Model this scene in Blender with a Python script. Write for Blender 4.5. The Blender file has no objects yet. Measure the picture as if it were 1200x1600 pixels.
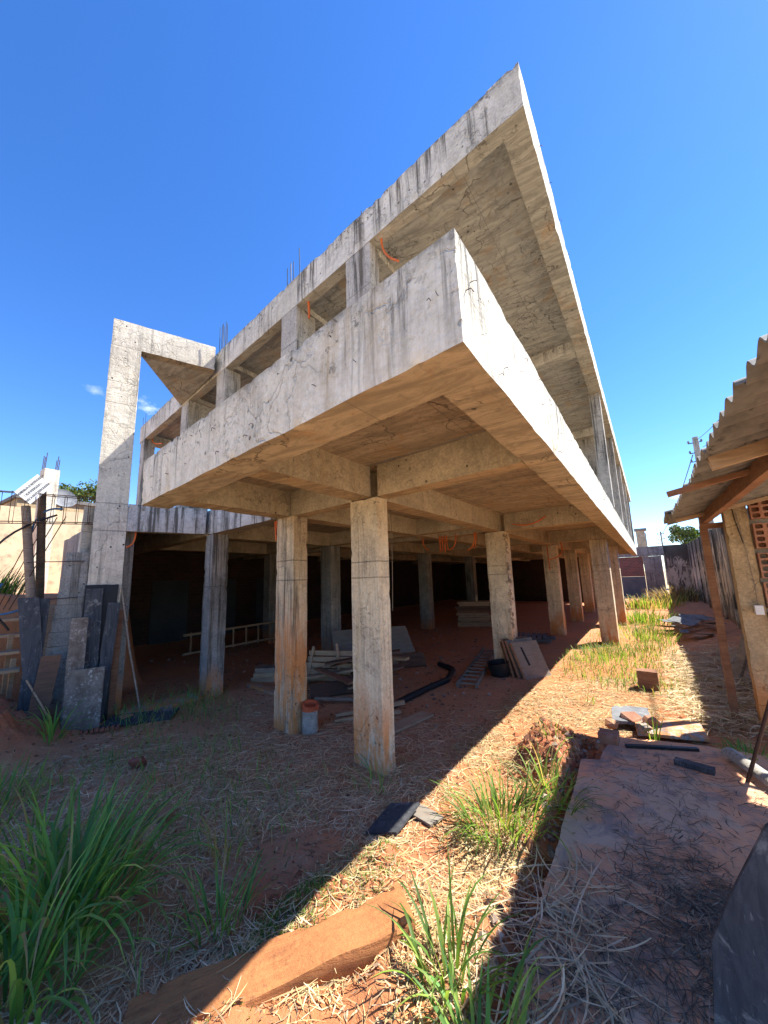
import bpy, bmesh, math, random
import numpy as np
from mathutils import Vector, Matrix, noise as mnoise

random.seed(7)
rng = np.random.default_rng(7)
scene = bpy.context.scene
col = scene.collection

# ------------------------------------------------------------------ camera
YAW, PITCH, ROLL = -0.5945, 0.1710, -0.0308
fw = Vector((math.sin(YAW)*math.cos(PITCH), math.cos(YAW)*math.cos(PITCH), math.sin(PITCH)))
rt = Vector((math.cos(YAW), -math.sin(YAW), 0)); up = rt.cross(fw)
RX = rt*math.cos(ROLL) + up*math.sin(ROLL); UX = -rt*math.sin(ROLL) + up*math.cos(ROLL)
cam_data = bpy.data.cameras.new('camera')
cam = bpy.data.objects.new('camera', cam_data); col.objects.link(cam)
cam_data.sensor_fit = 'VERTICAL'; cam_data.sensor_height = 36.0; cam_data.lens = 36.0*600/1600
cam_data.clip_start = 0.05; cam_data.clip_end = 3000
cam.matrix_world = Matrix(((RX.x, UX.x, -fw.x, 0), (RX.y, UX.y, -fw.y, 0), (RX.z, UX.z, -fw.z, 2.0), (0, 0, 0, 1)))
scene.camera = cam

# ------------------------------------------------------------------ sky, sun, exposure
SUN = Vector((0.49, 0.58, 1.0)).normalized()
world = bpy.data.worlds.new('World'); scene.world = world; world.use_nodes = True
nt = world.node_tree; nt.nodes.clear()
out = nt.nodes.new('ShaderNodeOutputWorld'); bg = nt.nodes.new('ShaderNodeBackground')
sky = nt.nodes.new('ShaderNodeTexSky'); sky.sky_type = 'NISHITA'; sky.sun_disc = False
sky.sun_elevation = math.asin(SUN.z); sky.sun_rotation = math.atan2(SUN.x, SUN.y)
sky.altitude = 1200; sky.air_density = 1.0; sky.dust_density = 0.1; sky.ozone_density = 4.0
bg.inputs['Strength'].default_value = 0.12
CLOUDS = [((-0.8514, 0.3627, 0.379), 0.035, 0.55), ((-0.8791, 0.2751, 0.3892), 0.03, 0.25), ((0.07, 0.9864, 0.1488), 0.03, 0.6), ((0.0091, 0.9974, 0.0713), 0.05, 0.35)]
# two small fair-weather clouds and thin wisps low over the horizon
L = nt.links.new
def wn(ty, **kw):
    x = nt.nodes.new(ty)
    for k_, v_ in kw.items(): x.inputs[k_].default_value = v_
    return x
tc = nt.nodes.new('ShaderNodeTexCoord')
mp = wn('ShaderNodeMapping', Scale=(9, 9, 16)); nz = wn('ShaderNodeTexNoise', Scale=3.0, Detail=8.0, Roughness=.62)
L(tc.outputs['Generated'], mp.inputs['Vector']); L(mp.outputs[0], nz.inputs['Vector'])
total = None
for cdir, rad, amt in CLOUDS:
    vd = nt.nodes.new('ShaderNodeVectorMath'); vd.operation = 'SUBTRACT'; vd.inputs[1].default_value = cdir; L(tc.outputs['Generated'], vd.inputs[0])
    vs = nt.nodes.new('ShaderNodeVectorMath'); vs.operation = 'MULTIPLY'; vs.inputs[1].default_value = (1/rad, 1/rad, 1.9/rad); L(vd.outputs[0], vs.inputs[0])
    vl = nt.nodes.new('ShaderNodeVectorMath'); vl.operation = 'LENGTH'; L(vs.outputs[0], vl.inputs[0])
    sb_ = nt.nodes.new('ShaderNodeMath'); sb_.operation = 'MULTIPLY_ADD'; sb_.inputs[1].default_value = -.32; sb_.inputs[2].default_value = .1; L(vl.outputs['Value'], sb_.inputs[0])
    ad = nt.nodes.new('ShaderNodeMath'); ad.operation = 'ADD'; L(nz.outputs['Fac'], ad.inputs[0]); L(sb_.outputs[0], ad.inputs[1])
    mr = wn('ShaderNodeMapRange', **{'From Min': .38, 'From Max': .72, 'To Max': amt}); L(ad.outputs[0], mr.inputs['Value'])
    if total is None: total = mr.outputs[0]
    else:
        mxm = nt.nodes.new('ShaderNodeMath'); mxm.operation = 'MAXIMUM'; L(total, mxm.inputs[0]); L(mr.outputs[0], mxm.inputs[1]); total = mxm.outputs[0]
mx = nt.nodes.new('ShaderNodeMix'); mx.data_type = 'RGBA'; mx.inputs['B'].default_value = (5.2, 5.4, 5.8, 1)
hs = nt.nodes.new('ShaderNodeHueSaturation'); hs.inputs['Saturation'].default_value = 1.24; hs.inputs['Hue'].default_value = .509; hs.inputs['Value'].default_value = 0.84
L(sky.outputs[0], hs.inputs['Color']); L(hs.outputs[0], mx.inputs['A']); L(total, mx.inputs['Factor'])
L(mx.outputs['Result'], bg.inputs['Color']); L(bg.outputs[0], out.inputs['Surface'])

sun_data = bpy.data.lights.new('sun', 'SUN'); sun_data.energy = 4.3; sun_data.angle = math.radians(0.55); sun_data.color = (1.0, 0.95, 0.86)
sun = bpy.data.objects.new('sun', sun_data); col.objects.link(sun)
sun.rotation_euler = (-SUN).to_track_quat('-Z', 'Y').to_euler(); sun.location = SUN*60

scene.view_settings.view_transform = 'Standard'; scene.view_settings.look = 'None'
scene.view_settings.exposure = 1.72; scene.view_settings.gamma = 1.0
scene.render.engine = 'CYCLES'
scene.cycles.max_bounces = 8; scene.cycles.diffuse_bounces = 6

# ------------------------------------------------------------------ node helpers
class NB:
    def __init__(s, name):
        s.m = bpy.data.materials.new(name); s.m.use_nodes = True; s.t = s.m.node_tree; s.t.nodes.clear()
        s.out = s.t.nodes.new('ShaderNodeOutputMaterial'); s.b = s.t.nodes.new('ShaderNodeBsdfPrincipled')
        s.t.links.new(s.b.outputs[0], s.out.inputs[0]); s.geo = s.t.nodes.new('ShaderNodeNewGeometry')
        s.b.inputs['Roughness'].default_value = 0.9; s.b.inputs['Specular IOR Level'].default_value = 0.25
    def n(s, ty, **kw):
        x = s.t.nodes.new(ty)
        for k, v in kw.items(): setattr(x, k, v)
        return x
    def l(s, a, b): s.t.links.new(a, b)
    def pos(s, scale=(1, 1, 1), rot=(0, 0, 0), obj=False):
        m = s.n('ShaderNodeMapping'); m.inputs['Scale'].default_value = scale; m.inputs['Rotation'].default_value = rot
        if obj: s.l(s.n('ShaderNodeTexCoord').outputs['Object'], m.inputs['Vector'])
        else: s.l(s.geo.outputs['Position'], m.inputs['Vector'])
        return m.outputs[0]
    def noise(s, vec, scale=1, detail=5, rough=0.6, dist=0):
        x = s.n('ShaderNodeTexNoise'); x.inputs['Scale'].default_value = scale; x.inputs['Detail'].default_value = detail
        x.inputs['Roughness'].default_value = rough; x.inputs['Distortion'].default_value = dist
        s.l(vec, x.inputs['Vector']); return x.outputs['Fac']
    def rng(s, v, a, b, c=0., d=1.):
        x = s.n('ShaderNodeMapRange'); x.interpolation_type = 'SMOOTHSTEP'
        for i, q in zip(('From Min', 'From Max', 'To Min', 'To Max'), (a, b, c, d)): x.inputs[i].default_value = q
        s.l(v, x.inputs['Value']); return x.outputs[0]
    def math(s, op, a, b=None):
        x = s.n('ShaderNodeMath', operation=op); x.use_clamp = op in ('ADD',) and False
        for i, q in enumerate((a, b)):
            if q is None: continue
            if isinstance(q, (int, float)): x.inputs[i].default_value = q
            else: s.l(q, x.inputs[i])
        return x.outputs[0]
    def mix(s, f, a, b, mode='MIX'):
        x = s.n('ShaderNodeMix', data_type='RGBA', blend_type=mode)
        for k, q in (('Factor', f), ('A', a), ('B', b)):
            if isinstance(q, (int, float)): x.inputs[k].default_value = q
            elif isinstance(q, tuple): x.inputs[k].default_value = (*q, 1)
            else: s.l(q, x.inputs[k])
        return x.outputs['Result']
    def bump(s, h, strength=0.3, dist=0.01, prev=None):
        x = s.n('ShaderNodeBump'); x.inputs['Strength'].default_value = strength; x.inputs['Distance'].default_value = dist
        s.l(h, x.inputs['Height'])
        if prev is not None: s.l(prev, x.inputs['Normal'])
        s.l(x.outputs[0], s.b.inputs['Normal']); return x.outputs[0]
    def xyz(s, v):
        x = s.n('ShaderNodeSeparateXYZ'); s.l(v, x.inputs[0]); return x.outputs
    def col(s, c): s.l(c, s.b.inputs['Base Color'])

def concrete(name, light=(.46, .44, .40), dark=(.27, .25, .22), mold=.5, ochre=.4, soffit=(.36, .27, .17), ground_stain=0., pits=.6, top=None, joint=None):
    k = NB(name); P = k.pos()
    big = k.noise(P, .9, 6, .62); mid = k.noise(P, 4.5, 8, .7); fine = k.noise(P, 38, 6, .7)
    c = k.mix(k.rng(big, .35, .68), light, dark)
    c = k.mix(k.math('MULTIPLY', k.rng(mid, .42, .7), .45), c, tuple(x*.72 for x in dark))
    blot = k.noise(P, 2.3, 9, .75, 1.1)
    c = k.mix(k.math('MULTIPLY', k.rng(blot, .47, .58), .30), c, tuple(x*.62 for x in dark))
    c = k.mix(.30, c, k.mix(k.rng(fine, .3, .7), (.08, .075, .07), (.8, .78, .74)), 'OVERLAY')
    N = k.xyz(k.geo.outputs['Normal']); Z = k.xyz(k.geo.outputs['Position'])[2]
    side = k.rng(k.math('ABSOLUTE', N[2]), .5, .8, 1, 0)
    # rain streaks run down the faces
    st = k.noise(k.pos((6.5, 6.5, .30)), 1, 6, .68, .5); patch = k.noise(k.pos((.9, .9, .55)), 1.0, 4, .6)
    fine_st = k.noise(k.pos((26, 26, 1.1)), 1, 5, .7, .4)
    mk = k.math('MULTIPLY', k.rng(st, .45, .62), k.rng(patch, .36, .60))
    mk = k.math('MULTIPLY', k.math('MULTIPLY', mk, k.rng(fine_st, .34, .60)), side)
    if top is not None:
        tz = k.rng(Z, top[0], top[1], .35, 1.2); mk = k.math('MULTIPLY', mk, tz)
        rim = k.math('MULTIPLY', k.rng(k.math('ADD', Z, k.math('MULTIPLY', k.noise(k.pos((5, 5, 2)), 1, 6, .7), .30)), top[1]+.0, top[1]+.16), side)
        mk = k.math('MAXIMUM', mk, k.math('MULTIPLY', k.math('MULTIPLY', rim, k.rng(k.noise(P, 11, 8, .75), .36, .60)), .62))
    c = k.mix(k.math('MINIMUM', k.math('MULTIPLY', mk, mold*1.55), .9), c, (.085, .078, .066))
    oc = k.math('MULTIPLY', k.rng(k.noise(k.pos((3.4, 3.4, .25)), 1.3, 6, .65, .5), .5, .72), k.rng(k.noise(P, .7, 3), .35, .62))
    c = k.mix(k.math('MULTIPLY', k.math('MULTIPLY', oc, ochre), side), c, (.36, .235, .085))
    # soffits keep the tannin and rust of the formwork boards
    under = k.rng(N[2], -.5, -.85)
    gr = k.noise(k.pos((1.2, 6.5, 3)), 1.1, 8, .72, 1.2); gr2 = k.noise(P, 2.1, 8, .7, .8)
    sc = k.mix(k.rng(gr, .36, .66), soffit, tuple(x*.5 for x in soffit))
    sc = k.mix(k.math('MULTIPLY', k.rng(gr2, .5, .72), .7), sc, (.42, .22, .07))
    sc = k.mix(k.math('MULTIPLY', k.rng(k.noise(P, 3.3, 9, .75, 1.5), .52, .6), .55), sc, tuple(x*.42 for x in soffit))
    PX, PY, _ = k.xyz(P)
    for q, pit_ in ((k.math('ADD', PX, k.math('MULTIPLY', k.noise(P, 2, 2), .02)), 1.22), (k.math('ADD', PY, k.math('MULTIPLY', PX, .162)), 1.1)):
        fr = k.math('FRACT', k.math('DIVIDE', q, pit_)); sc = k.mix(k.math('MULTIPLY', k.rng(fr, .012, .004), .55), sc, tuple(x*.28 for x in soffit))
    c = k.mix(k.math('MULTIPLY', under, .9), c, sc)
    if ground_stain:
        zz = k.math('ADD', Z, k.math('MULTIPLY', k.noise(k.pos((3, 3, .6)), 1.4, 6), .9))
        g = k.rng(zz, .30+ground_stain, .65+ground_stain*1.9, 1, 0)
        g = k.math('MULTIPLY', g, k.rng(k.noise(k.pos((6, 6, 1.3)), 1, 9, .75, .6), .38, .56))
        c = k.mix(k.math('MULTIPLY', g, .88), c, (.62, .235, .06))
    # crisp mould specks and hairline cracks
    spk = k.math('MULTIPLY', k.rng(k.noise(P, 17, 9, .78, .4), .545, .60), k.rng(k.noise(P, 1.7, 5, .6), .43, .62))
    if top is not None: spk = k.math('MULTIPLY', spk, k.rng(Z, top[0]-.1, top[1], .35, 1.3))
    c = k.mix(k.math('MULTIPLY', spk, min(.9, .35+mold*.5)), c, (.075, .07, .06))
    dv = k.n('ShaderNodeVectorMath', operation='ADD'); ns = k.n('ShaderNodeTexNoise'); ns.inputs['Scale'].default_value = 2.6; ns.inputs['Detail'].default_value = 6; k.l(P, ns.inputs['Vector'])
    k.l(P, dv.inputs[0]); k.l(ns.outputs['Color'], dv.inputs[1])
    vc = k.n('ShaderNodeTexVoronoi', feature='DISTANCE_TO_EDGE'); vc.inputs['Scale'].default_value = 1.5; k.l(dv.outputs[0], vc.inputs['Vector'])
    crk = k.math('MULTIPLY', k.rng(vc.outputs['Distance'], .016, .004), k.rng(k.noise(P, 1.1, 4), .46, .56))
    c = k.mix(k.math('MULTIPLY', crk, k.math('ADD', .08, k.math('MULTIPLY', under, .5))), c, (.09, .075, .055))
    # air holes
    v = k.n('ShaderNodeTexVoronoi'); v.inputs['Scale'].default_value = 9; v.inputs['Randomness'].default_value = 1; k.l(P, v.inputs['Vector'])
    hole = k.math('MULTIPLY', k.rng(v.outputs['Distance'], .16, .10), k.rng(k.noise(P, 2.2, 3), .52, .6))
    c = k.mix(k.math('MULTIPLY', hole, pits), c, (.05, .047, .042))
    hgt = k.math('ADD', k.math('MULTIPLY', fine, .5), k.math('ADD', mid, k.math('MULTIPLY', hole, -1.2)))
    hgt = k.math('ADD', hgt, k.math('MULTIPLY', k.noise(k.pos((1, 1, 16)), 1.2, 4), .35))
    if joint is not None:
        for jz in joint:
            d = k.math('ABSOLUTE', k.math('SUBTRACT', k.math('ADD', Z, k.math('MULTIPLY', k.noise(P, 3, 3), .012)), jz))
            ln = k.rng(d, .002, .008, 1, 0); hgt = k.math('ADD', hgt, k.math('MULTIPLY', ln, -1.2)); c = k.mix(k.math('MULTIPLY', ln, .28), c, (.12, .10, .08))
    hgt = k.math('ADD', hgt, k.math('MULTIPLY', blot, .9))
    hgt = k.math('ADD', hgt, k.math('MULTIPLY', crk, -1.0))
    k.bump(hgt, .85, .016); k.col(c); k.b.inputs['Roughness'].default_value = .92
    return k.m

def wood(name, a, b, scale=(2, 2, 18), dirt=.4, dirtcol=(.20, .10, .05), obj=True):
    k = NB(name); P = k.pos(scale, obj=obj); Q = k.pos((1, 1, 1))
    g = k.noise(P, 1.5, 8, .65, 1.2); c = k.mix(k.rng(g, .3, .7), a, b)
    c = k.mix(k.math('MULTIPLY', k.rng(k.noise(Q, 3.4, 7, .7), .45, .7), dirt), c, dirtcol)
    c = k.mix(k.math('MULTIPLY', k.rng(k.noise(Q, 24, 5, .7), .55, .75), .4), c, tuple(x*.4 for x in a))
    k.bump(g, .4, .006); k.col(c); return k.m

def speckle(name, a, b, spots, sp_amt=.6, scale=6, rough=.85):
    k = NB(name); P = k.pos()
    c = k.mix(k.rng(k.noise(P, scale, 8, .7), .35, .65), a, b)
    m = k.math('MULTIPLY', k.rng(k.noise(P, scale*4, 7, .75, .5), .52, .62), k.rng(k.noise(P, scale*.7, 4), .4, .6))
    c = k.mix(k.math('MULTIPLY', m, sp_amt), c, spots)
    k.bump(k.noise(P, 30, 6, .7), .35, .006); k.col(c); k.b.inputs['Roughness'].default_value = rough; return k.m

def plain(name, c, rough=.6, metal=0., var=.25):
    k = NB(name); P = k.pos()
    k.col(k.mix(k.rng(k.noise(P, 9, 6, .7), .3, .7), c, tuple(x*(1-var) for x in c)))
    k.bump(k.noise(P, 60, 4), .15, .002)
    k.b.inputs['Roughness'].default_value = rough; k.b.inputs['Metallic'].default_value = metal; return k.m

def attr_mat(name, rough=.7, trans=0.):
    k = NB(name); a = k.n('ShaderNodeVertexColor'); a.layer_name = 'Col'
    k.col(a.outputs['Color']); k.b.inputs['Roughness'].default_value = rough
    if trans:
        t = k.n('ShaderNodeBsdfTranslucent'); s = k.n('ShaderNodeMixShader'); s.inputs[0].default_value = trans
        k.l(k.mix(1., a.outputs['Color'], (1.3, 1.25, .55), 'MULTIPLY'), t.inputs['Color']); k.l(k.b.outputs[0], s.inputs[1]); k.l(t.outputs[0], s.inputs[2]); k.l(s.outputs[0], k.out.inputs[0])
    return k.m

M = {}
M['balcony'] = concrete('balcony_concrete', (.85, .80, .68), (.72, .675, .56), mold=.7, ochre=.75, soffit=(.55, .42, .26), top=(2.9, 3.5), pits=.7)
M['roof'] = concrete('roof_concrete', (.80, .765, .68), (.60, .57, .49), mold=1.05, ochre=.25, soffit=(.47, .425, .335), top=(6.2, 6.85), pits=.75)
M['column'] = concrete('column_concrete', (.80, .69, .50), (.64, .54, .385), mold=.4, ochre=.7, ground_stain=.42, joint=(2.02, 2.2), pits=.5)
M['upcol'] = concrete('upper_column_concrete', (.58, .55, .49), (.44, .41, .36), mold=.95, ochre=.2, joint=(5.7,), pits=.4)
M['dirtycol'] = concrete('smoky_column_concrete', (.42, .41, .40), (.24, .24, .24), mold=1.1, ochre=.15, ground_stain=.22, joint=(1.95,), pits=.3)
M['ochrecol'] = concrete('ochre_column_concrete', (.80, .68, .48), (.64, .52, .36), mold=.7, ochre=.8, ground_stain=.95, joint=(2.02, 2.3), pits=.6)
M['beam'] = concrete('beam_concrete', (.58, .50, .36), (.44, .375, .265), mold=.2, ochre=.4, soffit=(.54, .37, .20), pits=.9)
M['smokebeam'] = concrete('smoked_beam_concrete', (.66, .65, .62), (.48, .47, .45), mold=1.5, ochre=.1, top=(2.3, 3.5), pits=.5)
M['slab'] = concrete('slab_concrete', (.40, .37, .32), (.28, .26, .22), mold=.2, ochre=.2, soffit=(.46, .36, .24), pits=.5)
M['portal'] = concrete('portal_concrete', (.76, .70, .58), (.62, .57, .47), mold=.35, ochre=.3, joint=(2.93, 3.4, 5.6, 5.2, 1.9, 1.5), pits=1.0)
M['oldcon'] = concrete('old_block_concrete', (.40, .39, .36), (.25, .25, .235), mold=.6, ochre=.2, ground_stain=.2)
M['steel'] = plain('rusty_steel', (.085, .05, .035), .75, .3)
M['steelblue'] = plain('dark_steel', (.05, .055, .065), .6, .3)
M['conduit'] = plain('orange_conduit', (.75, .17, .035), .45)
M['black'] = plain('black_plastic', (.018, .018, .02), .5)
M['white'] = plain('white_plastic', (.72, .72, .70), .45, 0, .12)
M['bluehose'] = plain('blue_hose', (.05, .16, .30), .45)
def scuffed():
    k = NB('dark_film_plywood'); P = k.pos(); g = k.noise(k.pos((14, 14, 1.2)), 1.2, 8, .7, .8)
    c = k.mix(k.rng(g, .3, .7), (.032, .035, .042), (.078, .08, .086))
    c = k.mix(k.math('MULTIPLY', k.math('MULTIPLY', k.rng(k.noise(P, 7, 8, .75, .6), .52, .66), k.rng(k.noise(P, 2, 3), .42, .6)), .7), c, (.30, .285, .26))
    c = k.mix(k.math('MULTIPLY', k.rng(k.noise(k.pos((50, 50, 5)), 1, 5, .7), .60, .68), .5), c, (.24, .23, .21))
    k.bump(k.math('ADD', g, k.noise(P, 40, 5)), .4, .005); k.col(c); k.b.inputs['Roughness'].default_value = .75; return k.m
M['plydark'] = scuffed()
M['plygrime'] = speckle('cement_crusted_plywood', (.13, .10, .08), (.22, .18, .15), (.52, .48, .42), .8, 7)
M['plybrown'] = wood('brown_plywood', (.16, .09, .06), (.09, .055, .04))
M['planks'] = wood('pale_planks', (.46, .32, .20), (.31, .205, .125), dirt=.35)
M['greyply'] = wood('grey_plywood_sheet', (.24, .21, .175), (.17, .15, .125), dirt=.3)
M['redwood'] = wood('red_hardwood', (.28, .14, .08), (.17, .08, .047), dirt=.45, dirtcol=(.34, .20, .11))
M['oldwood'] = wood('weathered_wood', (.30, .245, .19), (.17, .135, .105), dirt=.45)
def timber_mat():
    k = NB('orange_earth_timber'); a = k.n('ShaderNodeMapping'); a.inputs['Rotation'].default_value = (0, 0, -.946); k.l(k.geo.outputs['Position'], a.inputs['Vector'])
    b = k.n('ShaderNodeMapping'); b.inputs['Scale'].default_value = (1.6, 26, 26); k.l(a.outputs[0], b.inputs['Vector']); P = k.pos()
    g = k.noise(b.outputs[0], 1.0, 8, .7, .8); c = k.mix(k.rng(g, .32, .62), (.26, .10, .04), (.42, .18, .065))
    c = k.mix(k.math('MULTIPLY', k.rng(g, .36, .30), .8), c, (.09, .045, .025))
    c = k.mix(k.math('MULTIPLY', k.rng(k.noise(P, 3.5, 9, .75), .36, .50), .85), c, (.42, .17, .062))
    c = k.mix(k.math('MULTIPLY', k.rng(k.noise(P, 26, 6, .7), .56, .68), .5), c, (.16, .075, .04))
    k.bump(k.math('ADD', g, k.math('MULTIPLY', k.noise(P, 18, 6, .7), .6)), .9, .02); k.col(c); return k.m
M['timber'] = timber_mat()
M['fibre'] = speckle('fibre_cement', (.20, .188, .172), (.13, .122, .112), (.045, .042, .037), .9, 5)
M['brick'] = speckle('hollow_clay_brick', (.40, .19, .11), (.28, .125, .075), (.42, .35, .27), .75, 8)
M['redbrick'] = speckle('red_clay_brick', (.32, .10, .06), (.20, .065, .045), (.38, .33, .28), .5, 9)
M['earthplaster'] = concrete('earth_plaster', (.52, .40, .24), (.40, .29, .165), mold=.15, ochre=.5, ground_stain=.35, pits=.2)
M['mortar'] = plain('mortar', (.38, .31, .23), .95, 0, .4)
M['slate'] = speckle('dark_sheet_scraps', (.11, .115, .125), (.19, .195, .205), (.35, .35, .36), .5, 3)
M['can'] = speckle('paint_can', (.40, .37, .32), (.27, .25, .22), (.10, .08, .065), .9, 14)
M['canred'] = plain('can_red_rim', (.50, .11, .05), .7)

def wall_mold(name):
    k = NB(name); P = k.pos()
    c = k.mix(k.rng(k.noise(P, 1.1, 6), .35, .65), (.60, .53, .41), (.44, .385, .30))
    Z = k.xyz(P)[2]
    m = k.rng(k.math('ADD', k.noise(k.pos((2.5, 2.5, .8)), 1.2, 8, .72, .8), k.math('ABSOLUTE', k.math('MULTIPLY', k.math('SUBTRACT', Z, 1.6), .09))), .515, .60)
    c = k.mix(k.math('MULTIPLY', m, .85), c, (.03, .028, .026))
    c = k.mix(k.math('MULTIPLY', k.rng(k.noise(P, 5, 8, .75), .55, .7), .5), c, (.10, .09, .08))
    c = k.mix(k.math('MULTIPLY', k.rng(k.math('ADD', Z, k.noise(P, 1.4, 4)), 1.1, .5), .6), c, (.38, .19, .075))
    k.bump(k.noise(P, 14, 7, .7), .5, .02); k.col(c); return k.m
M['moldwall'] = wall_mold('mouldy_render')
def brickmat(name, a, b, mort, dark=1.):
    k = NB(name); v = k.n('ShaderNodeTexBrick'); v.inputs['Scale'].default_value = 1.0
    v.inputs['Brick Width'].default_value = .24; v.inputs['Row Height'].default_value = .12; v.inputs['Mortar Size'].default_value = .012
    v.inputs['Color1'].default_value = (*a, 1); v.inputs['Color2'].default_value = (*b, 1); v.inputs['Mortar'].default_value = (*mort, 1)
    x = k.xyz(k.geo.outputs['Position']); cmb = k.n('ShaderNodeCombineXYZ'); k.l(k.math('ADD', x[0], x[1]), cmb.inputs[0]); k.l(x[2], cmb.inputs[1])
    k.l(cmb.outputs[0], v.inputs['Vector'])
    c = k.mix(k.math('MULTIPLY', k.rng(k.noise(k.pos(), 1.5, 6), .4, .7), .6), v.outputs['Color'], tuple(q*.5 for q in mort))
    k.bump(v.outputs['Fac'], -.6, .01); k.col(c); return k.m
M['brickwall'] = brickmat('brick_infill', (.085, .045, .036), (.06, .033, .028), (.075, .068, .062))  # brick colours lowered to stand for the dim interior
M['farbrick'] = brickmat('far_brick', (.30, .11, .085), (.22, .08, .065), (.26, .22, .19))
M['bluegrey'] = speckle('blue_grey_render', (.12, .14, .16), (.17, .19, .21), (.06, .07, .08), .6, 1.5)
M['darkpanel'] = speckle('shade_dark_render', (.05, .06, .072), (.07, .08, .09), (.03, .035, .04), .6, 1.5)  # darker copy of the blue-grey render, interior shade put into its colour
M['creamwall'] = speckle('cream_render', (.62, .50, .33), (.47, .37, .25), (.18, .15, .12), .5, 1.4)

def ground_mat():
    k = NB('red_earth'); P = k.pos(); X = k.xyz(P)
    n1 = k.noise(P, .8, 7, .65); n2 = k.noise(P, 5, 8, .7); n3 = k.noise(P, 40, 7, .75)
    c = k.mix(k.rng(n1, .35, .65), (.58, .245, .115), (.50, .235, .125))  # soil pushed lighter and redder to lift the shaded ground
    c = k.mix(k.math('MULTIPLY', k.rng(n2, .45, .7), .6), c, (.40, .19, .085))
    c = k.mix(k.math('MULTIPLY', k.rng(n3, .5, .75), .5), c, (.20, .10, .06))
    # trodden greyish-brown litter where cut grass rotted, coloured lighter to lift the shade
    lit = k.math('MULTIPLY', k.rng(k.noise(P, 1.3, 8, .72, .6), .42, .6), k.rng(X[1], 8.5, 5.0))
    lit = k.math('MULTIPLY', lit, k.rng(X[0], -6.8, -5.2)); lit = k.math('MULTIPLY', lit, k.rng(X[0], -1.75, -2.3))
    c = k.mix(k.math('MULTIPLY', k.math('MULTIPLY', k.rng(X[0], -2.3, -1.7), k.rng(X[1], 11, 9)), .7), c, (.45, .17, .065))  # sunlit side of the shadow line gets its own deeper soil colour
    fib = k.noise(k.pos((16, 60, 30), (0, 0, .6)), 1.5, 6, .7, 1.5)
    lc = k.mix(k.rng(fib, .35, .68), (.36, .215, .13), (.66, .46, .28))
    c = k.mix(k.math('MULTIPLY', lit, .38), c, lc)
    away = k.math('MAXIMUM', k.rng(X[1], .2, -1.5), k.math('MAXIMUM', k.rng(X[0], 1.9, 3.0), k.rng(X[1], 36, 40)))  # ground out of view and far off, paled to bounce more light back
    c = k.mix(k.math('MULTIPLY', away, .85), c, k.mix(k.rng(n2, .35, .65), (.50, .40, .24), (.40, .29, .16)))
    def spot(cx, cy, r0, r1):
        dx = k.math('SUBTRACT', X[0], cx); dy = k.math('SUBTRACT', X[1], cy); d = k.math('SQRT', k.math('ADD', k.math('MULTIPLY', dx, dx), k.math('MULTIPLY', dy, dy)))
        return k.rng(k.math('ADD', d, k.math('MULTIPLY', k.math('SUBTRACT', n2, .5), 1.0)), r1, r0)
    red = k.math('MAXIMUM', spot(-7.4, 1.4, .7, 1.3), k.math('MAXIMUM', spot(-1.15, 4.75, .25, .6), k.math('MAXIMUM', spot(-2.1, 1.9, .15, .4), spot(-1.65, 2.6, .15, .5))))
    c = k.mix(k.math('MULTIPLY', red, .85), c, k.mix(k.rng(n3, .4, .65), (.50, .16, .075), (.36, .105, .055)))
    cr = k.rng(n3, .62, .72); c = k.mix(k.math('MULTIPLY', cr, .35), c, (.52, .40, .30))
    k.bump(k.math('ADD', k.math('MULTIPLY', n3, .5), n2), .8, .035); k.col(c); k.b.inputs['Roughness'].default_value = .97; return k.m
M['ground'] = ground_mat()
def slab_mat():
    k = NB('old_floor_slab'); P = k.pos()
    c = k.mix(k.rng(k.noise(P, 1.3, 9, .72, .5), .44, .54), (.58, .40, .27), (.70, .36, .20))
    c = k.mix(k.math('MULTIPLY', k.rng(k.noise(P, 2.6, 8, .72, .8), .48, .64), .85), c, (.30, .235, .20))
    c = k.mix(k.math('MULTIPLY', k.rng(k.noise(P, 45, 6, .75), .58, .7), .5), c, (.36, .32, .28))
    c = k.mix(k.math('MULTIPLY', k.rng(k.noise(P, .9, 4), .55, .68), .6), c, (.40, .27, .19))
    k.bump(k.math('ADD', k.noise(P, 25, 8, .75), k.math('MULTIPLY', k.noise(P, 90, 5), .7)), .6, .006); k.col(c); return k.m
M['floorslab'] = slab_mat()
M['straw'] = attr_mat('dry_straw', .75, .12)
M['grass'] = attr_mat('green_grass', .5, .48)
M['leaf'] = attr_mat('tree_leaf', .6, .25)
M['bark'] = wood('bark', (.12, .085, .06), (.06, .045, .03))

# ------------------------------------------------------------------ mesh helpers
SK = -0.1606; CS, SS = math.cos(SK), math.sin(SK)
def B(X, Y, Z=0.): return Vector((X*CS, Y+X*SS, Z))       # plan axes of the oblique building

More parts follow.
